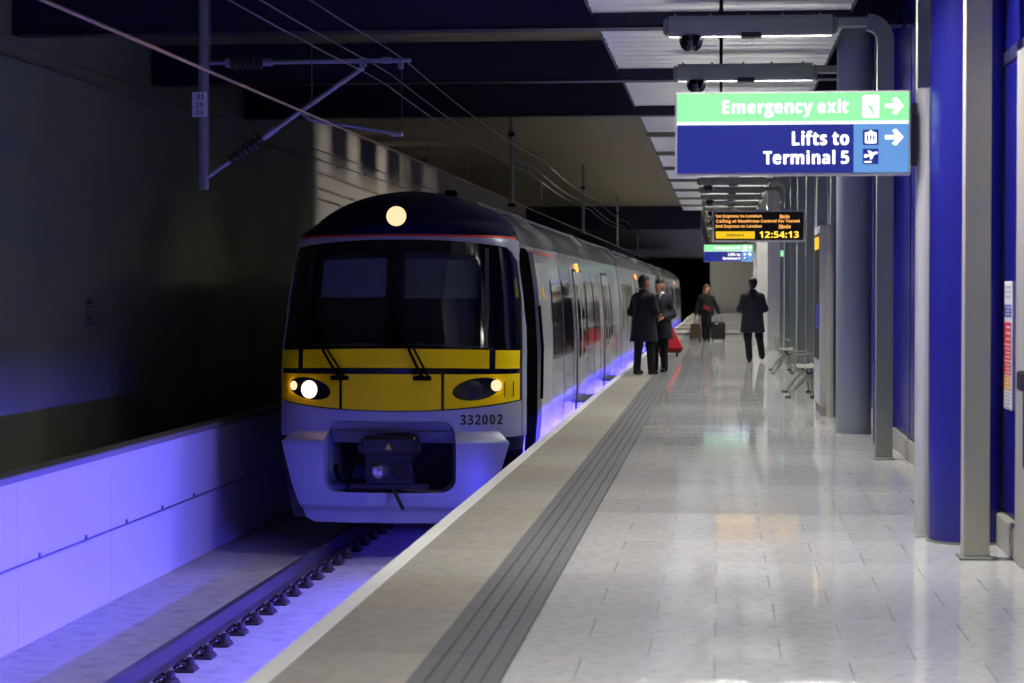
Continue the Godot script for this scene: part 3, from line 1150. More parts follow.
func car_body(car: Node3D, d0: float, d1: float, nosed: bool) -> void:
	var sec := section()
	var nS := sec.size()
	var cut := 12
	var start := func(p: Vector2): return NOSE_D + setback(p.x, p.y) if nosed else d0
	put(body_strip(sec, 0, cut, start, d1), "body_side", M.t_silver, car)
	put(body_strip(sec, nS - 1 - cut, nS - 1, start, d1), "body_side", M.t_silver, car)
	put(body_strip(sec, cut, nS - 1 - cut, start, d1), "roof", M.t_roof, car)
	# ends and floor
	var st := mb()
	for e in ([d1] if nosed else [d0, d1]):
		st = mb()
		for i in nS - 1:
			face(st, [Vector3(CX, 0.6, -e), Vector3(CX + sec[i].x, sec[i].y, -e), Vector3(CX + sec[i + 1].x, sec[i + 1].y, -e)], Vector3(0, 0, 1 if e == d0 else -1))
		put(st, "end_wall", M.t_grey, car)
	st = mb()
	slab(st, CX - 1.19, CX + 1.19, -0.8, -0.7, d0 + 0.3, d1)
	put(st, "underframe", M.t_under, car)
	# bogies
	for b in [d0 + 3.2, d1 - 3.2]:
		st = mb()
		slab(st, CX - 1.0, CX + 1.0, -0.98, -0.8, b - 1.6, b + 1.6, 0.03)
		put(st, "bogie_frame", M.t_under, car)
		for w in [b - 1.25, b + 1.25]:
			st = mb()
			for s in [-1.0, 1.0]:
				lathe(st, [Vector2(0.0, -0.06), Vector2(0.42, -0.06), Vector2(0.42, 0.06), Vector2(0.0, 0.06)], Transform3D(Basis(Vector3(0, 0, 1), PI / 2), Vector3(CX + s * 0.75, BED + 0.16 + 0.42, -w)), 24)
			tube(st, Vector3(CX - 0.75, BED + 0.58, -w), Vector3(CX + 0.75, BED + 0.58, -w), 0.08)
			put(st, "wheelset", M.t_iron, car)
	if d1 < 110:
		st = mb()
		slab(st, CX - 0.7, CX + 0.7, -0.3, 2.1, d1, d1 + 0.45)
		put(st, "gangway_bellows", M.rubber, car)
	# stripe under the roof line, seams, doors and windows on the platform flank
	var b0 := d0 + (1.6 if nosed else 0.0)
	put(flank(b0, b0 + (3.6 if nosed else 1.0), 2.03, 2.05, 0.004), "cantrail_stripe", M.t_orange, car, "thin orange line below the roof")
	put(flank(b0, d1, -0.45, -0.42, 0.012), "sole_bar", M.t_grey, car)
	if nosed:
		put(flank(d0 + 0.02, 25.15, -0.62, 2.06, 0.012, 0.3), "cab_door_recess", M.t_matt, car, "tall black glossy cab door band behind the nose")
		put(flank(25.15, 25.75, -0.6, 2.04, 0.008, 0.05), "navy_band", M.t_navy, car)
		st = mb()
		path_tube(st, [side_pt(0.3, 25.3, 0.05), side_pt(0.9, 25.3, 0.06), side_pt(1.4, 25.3, 0.05)], 0.018)
		put(st, "grab_rail", M.rubber, car)
		put(flank(25.85, 27.4, -0.5, 1.92, 0.006, 0.04), "cab_side_panel", M.t_cream, car)
		put(flank(26.3, 26.6, 1.47, 1.62, 0.012, 0.02), "class_mark", mat(Color(0.9, 0.75, 0.1), 0.4), car)
	var doors := [d0 + 8.5, d0 + 16.2]
	for q in doors:
		var fr := put(flank(q - 0.08, q + 1.98, -0.28, 1.90, 0.006, 0.06), "door_frame", M.rubber, car)
		for leaf in 2:
			var a: float = q + leaf * 0.96
			var lf := put(flank(a, a + 0.94, -0.24, 1.86, 0.016, 0.05), "door_leaf", M.t_cream, car)
			put(flank(a + 0.2, a + 0.74, 0.55, 1.66, 0.022, 0.07), "pane", M.t_window, lf)
		if q == doors[0]:
			st = flank(q + 0.75, q + 1.05, 1.86, 1.985, 0.03, 0.03)
			put(st, "door_indicator_lamp", M.t_orange_lamp, car, "orange lamp above the door")
		st = mb()
		slab(st, CX + 1.36, CX + 1.50, -0.11, -0.08, q - 0.1, q + 2.0, 0.006)
		put(st, "door_step", M.t_roof, car)
		put(flank(q + 2.1, q + 2.25, 0.7, 0.95, 0.016, 0.03), "door_button_panel", M.t_black, car)
	var w := d0 + (3.9 if nosed else 1.0)
	while w + 1.9 < d1:
		var clash := false
		for q in doors:
			if w + 1.8 > q - 0.15 and w < q + 2.3: clash = true
		if clash:
			w += 0.35
			continue
		var fr2 := put(flank(w, w + 1.75, 0.68, 1.72, 0.008, 0.12), "window", M.t_black, car)
		put(flank(w + 0.05, w + 1.70, 0.73, 1.67, 0.012, 0.1), "pane", M.t_window, fr2)
		put(flank(w + 1.83, w + 1.845, -0.5, 1.93, 0.003), "panel_seam", M.rubber, car)
		w += 1.98
	# roof fittings
	for x in [0.62, 0.86, -0.62]:
		st = mb()
		var y := 2.1 + 0.6 * pow(1.0 - pow(absf(x) / 1.25, 1.8), 0.5556)
		tube(st, Vector3(CX + x, y + 0.02, -(d0 + 1.6)), Vector3(CX + x, y + 0.02, -(d1 - 0.4)), 0.022, -1, 6)
		put(st, "roof_rail", M.galv, car)
	for k in 4:
		st = mb()
		var pd := d0 + 4.0 + k * 5.0
		slab(st, CX - 0.45, CX + 0.45, 2.58, 2.725, pd, pd + 3.4, 0.05)
		put(st, "roof_pod", M.t_roof, car)
	for k in 2:
		st = mb()
		var pd := d0 + 2.4 + k * 11.0
		box(st, Vector3(CX + 0.98, 2.44, -(pd + 0.9)), Vector3(0.30, 0.06, 1.8), 0.02, Basis(Vector3.FORWARD, 0.75))
		put(st, "roof_fairing", M.t_silver, car)

func side_pt(y: float, d: float, off: float) -> Vector3:
	return Vector3(CX + hw(y) + off, y, -d)

func driving_nose(car: Node3D) -> void:
	# windscreen panes
	var pane_l := PackedVector2Array([Vector2(-0.93, 0.97), Vector2(-0.10, 0.98), Vector2(-0.10, 1.99), Vector2(-0.5, 1.99), Vector2(-0.90, 1.955)])
	var pane_r := PackedVector2Array([Vector2(0.08, 0.98), Vector2(0.93, 0.97), Vector2(0.90, 1.955), Vector2(0.5, 1.99), Vector2(0.08, 1.99)])
	var opening := round_rect(-0.72, 0.66, -0.60, 0.16, 0.15)
	# dark backing shell of the whole front with the windows and coupler opening cut out
	var out := PackedVector2Array()
	for y in [-0.9, -0.3, 0.1, 0.5, 0.9, 1.2, 1.5, 1.7, 1.9, 2.0, 2.1, 2.2, 2.3, 2.4, 2.5, 2.58, 2.64, 2.68]: out.append(Vector2(hw(y) - 0.001, y))
	var n := out.size()
	for i in range(n - 1, -1, -1): out.append(Vector2(-out[i].x, out[i].y))
	put(nose_plate(out, flat(0.0), -0.02, [pane_l, pane_r, opening]), "front_shell", M.t_black, car)
	# navy dome and orange line
	var orange_lo := func(x): return 2.168 - 0.022 * pow(x / 1.2, 2)
	var orange_hi := func(x): return 2.190 - 0.022 * pow(x / 1.2, 2)
	var dome := PackedVector2Array()
	for i in 17:
		var x := lerpf(-1.205, 1.205, i / 16.0)
		dome.append(Vector2(x, orange_hi.call(x) + 0.002))
	for i in range(1, 40):
		var x := lerpf(1.205, -1.205, i / 40.0)
		dome.append(Vector2(x, 2.1 + 0.598 * pow(maxf(0.0, 1.0 - pow(absf(x) / 1.25, 1.8)), 0.5556)))
	put(nose_plate(dome, flat(0.012), -0.01, [], 0.05), "roof_dome", M.t_navy, car, "dark navy roof dome")
	put(nose_plate(band(-1.225, 1.225, orange_lo, orange_hi), flat(0.013), 0.0), "orange_line", M.t_orange, car, "thin orange line under the dome")
	# silver surround above and beside the windscreen
	var ws_top := func(x): return 2.135 - 0.085 * pow(absf(x) / 1.2, 2.4)
	put(nose_plate(band(-1.23, 1.23, ws_top, func(x): return 2.166 - 0.022 * pow(x / 1.2, 2)), flat(0.012), 0.0), "windscreen_surround", M.t_grey, car)
	for s in [-1.0, 1.0]:
		var rim := PackedVector2Array()
		var ys := [-0.02, 0.2, 0.5, 0.9, 1.2, 1.5, 1.7, 1.9, 2.0, 2.06, 2.13]
		for y in ys: rim.append(Vector2(s * (hw(maxf(y, 0.1)) - 0.003), y))
		for i in range(ys.size() - 1, -1, -1):
			rim.append(Vector2(s * (hw(maxf(ys[i], 0.1)) - (0.032 if ys[i] < 1.95 else 0.032 + (ys[i] - 1.95) * 0.6)), ys[i]))
		put(nose_plate(rim, flat(0.012), -0.02, [], 0.05), "corner_pillar", M.t_grey, car)
	# windscreen
	put(nose_plate(pane_l, flat(0.006), 0.0), "windscreen_pane", M.t_glass, car)
	put(nose_plate(pane_r, flat(0.006), 0.0), "windscreen_pane", M.t_glass, car)
	for s in [-1.0, 1.0]:
		put(nose_plate(PackedVector2Array([Vector2(s * 0.965, 0.955), Vector2(s * 1.0, 0.955), Vector2(s * 0.985, 2.03), Vector2(s * 0.945, 2.04)]), flat(0.010), 0.0), "pane_divider", M.t_iron, car)
	# yellow panels
	var yu_lo := func(x): return 0.742 - 0.02 * pow(x / 1.3, 2)
	var yu_hi := func(x): return 0.948 - 0.03 * pow(x / 1.3, 2)
	for b in [[-1.315, -1.085], [-1.02, 1.02], [1.085, 1.315]]:
		put(nose_plate(band(b[0], b[1], yu_lo, yu_hi), flat(0.012), 0.0), "upper_yellow_panel", M.t_yellow, car, "yellow panel under the windscreen")
	var yl_hi := func(x): return 0.672 - 0.005 * pow(x / 1.3, 2)
	var yl_lo := func(x): return 0.278 + 0.10 * pow(absf(x) / 1.3, 2.2)
	var pods := [ellipse(Vector2(-0.945, 0.508), 0.255, 0.118, -0.17), ellipse(Vector2(0.895, 0.510), 0.262, 0.118, 0.17)]
	for b in [[-1.315, -0.60], [-0.565, 0.515], [0.55, 1.315]]:
		var pl := band(b[0], b[1], yl_lo, yl_hi)
		var hs := []
		if b[0] < -1: hs = [pods[0]]
		if b[1] > 1: hs = [pods[1]]
		put(nose_plate(pl, flat(0.014), 0.0, hs), "lower_yellow_panel", M.t_yellow, car, "yellow nose panel")
	# headlamp pods
	for i in 2:
		var pod := put(nose_plate(pods[i], flat(0.006), -0.02), "headlamp_pod", M.t_black, car, "dark oval headlamp glass")
		var lamps := [[-1.135, 0.536, 0.050, true], [-0.945, 0.498, 0.098, true]] if i == 0 else [[1.095, 0.546, 0.062, true], [0.86, 0.50, 0.10, false]]
		for l in lamps:
			var st := mb()
			var c := nose_pt(l[0], l[1], 0.004)
			var nn := nose_n(l[0], l[1])
			var bas := Basis(Quaternion(Vector3.UP, nn))
			var r: float = l[2]
			lathe(st, [Vector2(r * 1.02, 0.0), Vector2(r, 0.012), Vector2(r * 0.7, 0.022), Vector2(0.0, 0.027)], Transform3D(bas, c), 24)
			put(st, "headlamp", (M.t_lamp if r > 0.06 and i == 0 else M.t_lamp_dim) if l[3] else M.t_iron, pod)
			if l[3]:
				var ol := OmniLight3D.new()
				ol.name = "headlight"
				ol.position = c + nn * 0.04
				ol.light_color = Color(1.0, 0.75, 0.5)
				ol.light_energy = 0.01
				ol.omni_range = 40.0
				ol.light_size = 0.03
				ol.shadow_enabled = true
				pod.add_child(ol)
	# small hatch outlines on the right yellow panel
	for q in [[1.17, 0.42, 0.004, 0.16], [1.255, 0.42, 0.004, 0.16]]:
		put(nose_plate(PackedVector2Array([Vector2(q[0], q[1]), Vector2(q[0] + 0.006, q[1]), Vector2(q[0] + 0.006, q[1] + q[3]), Vector2(q[0], q[1] + q[3])]), flat(0.016), 0.0), "hatch_seam", M.t_black, car)
	# roof headlamp
	var hs2 := mb()
	var hc := nose_pt(-0.01, 2.385, 0.0) + Vector3(0, 0, 0.08)
	lathe(hs2, [Vector2(0.128, -0.2), Vector2(0.128, 0.05), Vector2(0.110, 0.052)], Transform3D(Basis(Quaternion(Vector3.UP, Vector3(0, 0.1, 1).normalized())), hc), 28)
	put(hs2, "roof_headlamp_bezel", M.t_navy, car)
	hs2 = mb()
	lathe(hs2, [Vector2(0.112, 0.045), Vector2(0.09, 0.058), Vector2(0.05, 0.066), Vector2(0.0, 0.07)], Transform3D(Basis(Quaternion(Vector3.UP, Vector3(0, 0.1, 1).normalized())), hc), 28)
	put(hs2, "roof_headlamp", M.t_lamp_dim, car, "round warm lit headlamp in the roof dome")
	# silver apron and protruding lower fairing
	var ap := band(-1.33, 1.33, func(_x): return -0.02, func(x): return 0.262 + 0.10 * pow(absf(x) / 1.3, 2.2))
	put(nose_plate(ap, flat(0.012), -0.02, [opening], 0.05), "apron", M.t_grey, car, "silver apron below the yellow panels")
	var bump := func(p: Vector2):
		var v := 0.15 * clampf((0.05 - p.y) / 0.12, 0, 1)
		if p.y < -0.74: v -= 0.05 * clampf((-0.74 - p.y) / 0.04, 0, 1)
		return v + 0.013
	var bp := PackedVector2Array([Vector2(-1.12, 0.05), Vector2(-1.15, -0.07), Vector2(-1.05, -0.52), Vector2(-0.93, -0.88), Vector2(-0.84, -0.93), Vector2(0.84, -0.93), Vector2(0.93, -0.88), Vector2(1.05, -0.52), Vector2(1.15, -0.07), Vector2(1.12, 0.05)])
	put(nose_plate(bp, bump, -0.35, [opening], 0.05), "lower_fairing", M.t_grey, car, "silver lower fairing around the coupler opening")
	# coupler recess
	var st3 := mb()
	slab(st3, CX - 0.74, CX + 0.68, -0.66, 0.17, 24.35, 24.4)
	put(st3, "recess_back", M.recess, car)
	st3 = mb()
	slab(st3, CX - 0.78, CX - 0.735, -0.66, 0.17, 23.2, 24.4)
	slab(st3, CX + 0.675, CX + 0.72, -0.66, 0.17, 23.2, 24.4)
	slab(st3, CX - 0.74, CX + 0.68, -0.66, -0.61, 23.1, 24.4)
	put(st3, "recess_lining", M.recess, car)
	# sloping silver hood in the top of the opening
	st3 = mb()
	var ha := [Vector3(CX - 0.66, 0.155, -22.98), Vector3(CX + 0.60, 0.155, -22.98), Vector3(CX + 0.67, -0.085, -23.22), Vector3(CX - 0.73, -0.085, -23.22)]
	face(st3, ha, Vector3(0, 0.4, 1))
	face(st3, [ha[3], ha[2], ha[2] + Vector3(0, 0, -1.15), ha[3] + Vector3(0, 0, -1.15)], Vector3.DOWN)
	put(st3, "recess_hood", M.t_grey, car)
	coupler(car)
	# fleet number
	var digits := "332002"
	for i in 6:
		var x := 0.75 + i * 0.0755
		var nn := nose_n(x, 0.175)
		var p := nose_pt(x, 0.178, 0.016)
		text(digits[i], "fleet_numeral", car, M.t_black, p, 0.062, 0.108, 0.004, 700, false, atan2(nn.x, nn.z))
	# wipers
	for w in [[-0.585, -1.0, 0.635, 1.30, -0.93], [0.315, -0.03, 0.635, 1.38, -0.02]]:
		var wi := mb()
		var a := nose_pt(w[0], w[2], 0.06)
		var b := nose_pt(w[1], w[3], 0.05)
		var pa := []
		var pb := []
		for i in 9:
			var f := i / 8.0
			pa.append(nose_pt(lerpf(w[0], w[1], f), lerpf(w[2], w[3], f), 0.06 - 0.015 * f))
			pb.append(nose_pt(lerpf(w[0] + 0.075, w[1] + 0.03, f), lerpf(w[2], w[3], f), 0.06 - 0.015 * f))
		path_tube(wi, pa, 0.016, 8)
		path_tube(wi, pb, 0.012, 8)
		box(wi, nose_pt(w[0], w[2] - 0.005, 0.03), Vector3(0.20, 0.05, 0.05), 0.01)
		tube(wi, nose_pt(w[0], w[2], 0.0), a, 0.03, -1, 10)
		var arm := put(wi, "wiper", M.rubber, car, "black windscreen wiper")
		var bl := mb()
		tube(bl, nose_pt(w[1], w[3] - 0.28, 0.028), nose_pt(w[4], w[3] + 0.34, 0.028), 0.011, -1, 6)
		tube(bl, b, nose_pt(w[1], w[3], 0.02), 0.012, -1, 6)
		put(bl, "blade", M.rubber, arm)
	# horn on the roof
	var hb := mb()
	slab(hb, CX + 0.28, CX + 0.40, 2.66, 2.76, 25.2, 25.45, 0.01)
	put(hb, "roof_horn", M.rubber, car)
	# cab: bulkhead, desk, blinds, seat
	var cs := mb()
	slab(cs, CX - 1.15, CX + 1.15, 0.3, 2.1, 25.3, 25.35)
	put(cs, "cab_bulkhead", M.t_cab, car)
	cs = mb()
	slab(cs, CX - 1.05, CX + 1.05, 0.3, 0.98, 23.55, 24.1, 0.05)
	put(cs, "driver_desk", M.t_cab, car)
	cs = mb()
	slab(cs, CX - 1.15, CX + 1.15, 0.2, 0.3, 23.5, 25.3)
	put(cs, "cab_floor", M.t_cab, car)
	cs = mb()
	var bl2 := nose_plate(PackedVector2Array([Vector2(-0.88, 1.515), Vector2(-0.12, 1.515), Vector2(-0.12, 1.94), Vector2(-0.86, 1.92)]), flat(-0.05), -0.055, [], 0.1)
	put(bl2, "cab_blind", M.t_blind, car, "pale blue blind behind the windscreen")
	var br2 := nose_plate(PackedVector2Array([Vector2(0.10, 1.505), Vector2(0.91, 1.505), Vector2(0.89, 1.92), Vector2(0.10, 1.94)]), flat(-0.06), -0.065, [], 0.1)
	put(br2, "cab_blind", M.t_seat, car, "dull green grey blind behind the windscreen")
	cs = mb()
	box(cs, Vector3(CX + 0.45, 1.25, -24.7), Vector3(0.46, 0.75, 0.14), 0.06, Basis(Vector3.RIGHT, 0.15))
	box(cs, Vector3(CX + 0.45, 0.85, -24.4), Vector3(0.48, 0.14, 0.46), 0.05)
	tube(cs, Vector3(CX + 0.45, 0.3, -24.45), Vector3(CX + 0.45, 0.8, -24.45), 0.06)
	put(cs, "driver_seat", M.t_seat, car)

func coupler(car: Node3D) -> void:
	var o := Vector3(CX - 0.02, -0.36, -22.86)
	var st := mb()
	box(st, o + Vector3(0, 0, -0.1), Vector3(0.54, 0.40, 0.22), 0.03)
	tube(st, o + Vector3(0, 0, -0.2), o + Vector3(0, 0, -0.9), 0.13, -1, 16)
	box(st, o + Vector3(0, -0.17, -0.02), Vector3(0.86, 0.06, 0.10), 0.01)
	var cp := put(st, "coupler", M.t_iron, car, "dark automatic coupler with cone and round socket")
	st = mb()
	box(st, o + Vector3(0, 0.27, -0.06), Vector3(0.60, 0.20, 0.30), 0.03)
	put(st, "electric_box", M.t_iron, cp)
	st = mb()
	extrude(st, PackedVector2Array([Vector2(-0.04, -0.035), Vector2(0.04, -0.035), Vector2(0, 0.04)]), 0, 0.004, Transform3D(Basis(), o + Vector3(0, 0.265, 0.09)))
	put(st, "warning_triangle", mat(Color(0.7, 0.6, 0.15), 0.5), cp)
	st = mb()
	lathe(st, [Vector2(0.11, 0.0), Vector2(0.10, 0.05), Vector2(0.075, 0.14), Vector2(0.05, 0.18), Vector2(0, 0.185)], Transform3D(Basis(Vector3.RIGHT, PI / 2), o + Vector3(-0.10, 0.0, 0.01)), 20)
	put(st, "coupling_cone", M.t_chrome, cp)
	st = mb()
	lathe(st, [Vector2(0.125, 0.0), Vector2(0.125, 0.02), Vector2(0.105, 0.022), Vector2(0.10, -0.0)], Transform3D(Basis(Vector3.RIGHT, PI / 2), o + Vector3(0.125, 0.0, 0.01)), 24)
	put(st, "socket_rim", M.t_iron, cp)
	st = mb()
	lathe(st, [Vector2(0.104, 0.002), Vector2(0.0, 0.003)], Transform3D(Basis(Vector3.RIGHT, PI / 2), o + Vector3(0.125, 0.0, 0.012)), 24)
	put(st, "socket", M.t_under, cp)
	st = mb()
	tube(st, o + Vector3(0.04, -0.18, 0.05), o + Vector3(0.17, -0.40, 0.16), 0.022)
	put(st, "release_lever", M.t_iron, cp)
	st = mb()
	var pts := []
	for i in 9:
		var t := PI * i / 8
		pts.append(o + Vector3(0.42 - 0.13 * cos(t), 0.10 - 0.22 * sin(t), 0.0))
	path_tube(st, pts, 0.028, 8)
	put(st, "air_hose", M.rubber, cp)
	st = mb()
	pts = []
	for i in 9:
		var t := PI * i / 8
		pts.append(o + Vector3(-0.52 - 0.09 * cos(t), 0.05 - 0.18 * sin(t), -0.1))
	path_tube(st, pts, 0.024, 8)
	put(st, "air_hose", M.rubber, cp)
	for s in [-1.0, 1.0]:
		st = mb()
		box(st, o + Vector3(s * 0.31, 0.24, 0.0), Vector3(0.05, 0.10, 0.10), 0.01)
		put(st, "box_hinge", M.t_iron, cp)

# ------------------------------------------------------------------ overhead line
func insulator(a: Vector3, b: Vector3) -> SurfaceTool:
	var st := mb()
	var l := a.distance_to(b)
	var prof := [Vector2(0.03, 0)]
	var n := 7
	for i in n:
		var y := l * (i + 0.5) / n
		prof.append_array([Vector2(0.03, y - l / n * 0.3), Vector2(0.07, y - 0.008), Vector2(0.07, y + 0.008), Vector2(0.03, y + l / n * 0.3)])
	prof.append(Vector2(0.03, l))
	lathe(st, prof, Transform3D(Basis(Quaternion(Vector3.UP, (b - a).normalized())), a), 14)
	return st

func overhead_line() -> void:
	var z := -21.45
	var ma := thing("catenary_mast", "grey drop tube from the ceiling with insulated bracket arms holding the overhead wires", "mast", Vector3(0.165, -0.055, 0.72))
	var st := mb()
	tube(st, Vector3(-5.210, 2.62, z), Vector3(-5.210, SOFFIT + 0.045, z), 0.052, -1, 16)
	put(st, "drop_tube", M.galv, ma)
	st = mb()
	box(st, Vector3(-5.235, 3.45, z + 0.062), Vector3(0.15, 0.24, 0.012), 0.003)
	var plate := put(st, "number_plate", M.white, ma, "white plate reading JJ 26 04")
	var ty := 3.525
	for s in ["JJ", "26", "04"]:
		text(s, "plate_text", plate, M.black, Vector3(-5.235, ty, z + 0.070), 0.075, 0.052, 0.002, 400)
		ty -= 0.078
	# top arm
	st = mb()
	tube(st, Vector3(-5.155, 3.86, z), Vector3(-4.955, 3.86, z), 0.022)
	box(st, Vector3(-4.965, 3.86, z), Vector3(0.05, 0.09, 0.09), 0.01)
	put(st, "top_clamp", M.galv, ma)
	put(insulator(Vector3(-4.945, 3.86, z), Vector3(-4.615, 3.86, z)), "insulator", M.insul, ma, "brown ribbed insulator")
	st = mb()
	tube(st, Vector3(-4.615, 3.86, z), Vector3(-4.525, 3.86, z), 0.04)
	tube(st, Vector3(-4.555, 3.86, z), Vector3(-3.16, 3.865, z), 0.022)
	box(st, Vector3(-3.63, 3.85, z), Vector3(0.07, 0.09, 0.06), 0.01)
	box(st, Vector3(-3.40, 3.87, z), Vector3(0.10, 0.06, 0.06), 0.01)
	box(st, Vector3(-3.26, 3.83, z), Vector3(0.05, 0.09, 0.06), 0.01)
	put(st, "top_tube", M.galv, ma)
	# diagonal strut
	var a := Vector3(-5.185, 2.74, z)
	var b := Vector3(-3.63, 3.80, z)
	st = mb()
	tube(st, a, a.lerp(b, 0.15), 0.024)
	put(st, "strut_clamp", M.galv, ma)
	put(insulator(a.lerp(b, 0.15), a.lerp(b, 0.36)), "insulator", M.insul, ma, "brown ribbed insulator")
	st = mb()
	tube(st, a.lerp(b, 0.36), a.lerp(b, 0.45), 0.036)
	tube(st, a.lerp(b, 0.42), b, 0.024)
	put(st, "strut_tube", M.galv, ma)
	st = mb()
	tube(st, a.lerp(b, 0.60), a.lerp(b, 0.60) + Vector3(0.1, -0.08, 0), 0.02)
	tube(st, a.lerp(b, 0.60) + Vector3(0.1, -0.08, 0), Vector3(-3.25, 3.15, z), 0.016)
	box(st, Vector3(-3.30, 3.15, z), Vector3(0.12, 0.05, 0.05), 0.01)
	put(st, "steady_arm", M.galv, ma)
	st = mb()
	tube(st, Vector3(-3.25, 3.80, z), Vector3(-3.25, 3.15, z), 0.005, -1, 6)
	put(st, "registration_dropper", M.wire, ma)
	# further drop tubes over the track
	for d in [34.0, 51.8, 69.0, 86.0]:
		var o := thing("wire_support_tube", "slim grey drop tube from the ceiling holding the contact wire above the train", "drop tube", Vector3.ZERO, 0, "drop tubes above the train")
		st = mb()
		tube(st, Vector3(-3.3, 2.9, -d), Vector3(-3.3, SOFFIT - 0.012, -d), 0.035, -1, 12)
		put(st, "tube", M.galv, o)
		st = mb()
		box(st, Vector3(-3.3, 4.05, -d), Vector3(0.1, 0.08, 0.1), 0.01)
		put(st, "collar", M.frame_dark, o)
		st = mb()
		box(st, Vector3(-3.3, 2.93, -d), Vector3(0.12, 0.06, 0.08), 0.01)
		put(st, "wire_clamp", M.frame_dark, o)
	# wires
	var cw := thing("contact_wire", "copper coloured contact wire above the track centre", "wire")
	st = mb()
	tube(st, Vector3(-3.4, 3.045, 10), Vector3(-3.4, 3.02, -120), 0.011, -1, 8)
	put(st, "wire", M.copper, cw)
	var sets := [["messenger_wire", "grey messenger wire hanging above the copper contact wire", -3.42, 3.70, 3.66], ["feeder_wire", "upper thin feeder wire above the messenger wire", -3.36, 3.795, 3.76], ["return_wire", "topmost thin wire on the platform side above the track", -3.21, 3.935, 3.86]]
	for s in sets:
		var o := thing(s[0], s[1], "wire")
		st = mb()
		var pts := []
		for i in 67:
			var d: float = 8.0 - i * 1.3
			var u: float = fposmod((-d - 21.45) / 17.5, 1.0)
			pts.append(Vector3(s[2], s[3] - 0.10 * 4.0 * u * (1 - u), d))
		path_tube(st, pts, 0.007, 6)
		put(st, "wire", M.wire, o)
	for d in [14.2, 17.8, 24.9, 29.0, 41.0]:
		var o := thing("dropper", "thin vertical dropper between messenger and contact wire", "dropper", Vector3.ZERO, 0, "droppers of the overhead line")
		st = mb()
		tube(st, Vector3(-3.41, 3.04, -d), Vector3(-3.41, 3.62, -d), 0.004, -1, 6)
		put(st, "wire", M.wire, o)

# ------------------------------------------------------------------ signs
func arrow_poly() -> PackedVector2Array:
	return PackedVector2Array([Vector2(-0.5, -0.11), Vector2(0.12, -0.11), Vector2(-0.10, -0.36), Vector2(0.10, -0.47), Vector2(0.52, 0.0), Vector2(0.10, 0.47), Vector2(-0.10, 0.36), Vector2(0.12, 0.11), Vector2(-0.5, 0.11)])

func plate(parent: Node3D, called: String, m: Material, x0: float, x1: float, y0: float, y1: float, z0: float, z1: float) -> MeshInstance3D:
	var st := mb()
	box(st, Vector3((x0 + x1) / 2, (y0 + y1) / 2, (z0 + z1) / 2), Vector3(x1 - x0, y1 - y0, z1 - z0))
	return put(st, called, m, parent)

func shape(parent: Node3D, called: String, m: Material, poly: PackedVector2Array, c: Vector2, s: Vector2, z: float) -> void:
	var q := PackedVector2Array()
	for p in poly: q.append(c + p * s)
	var st := mb()
	extrude(st, q, z, z + 0.003)
	put(st, called, m, parent)

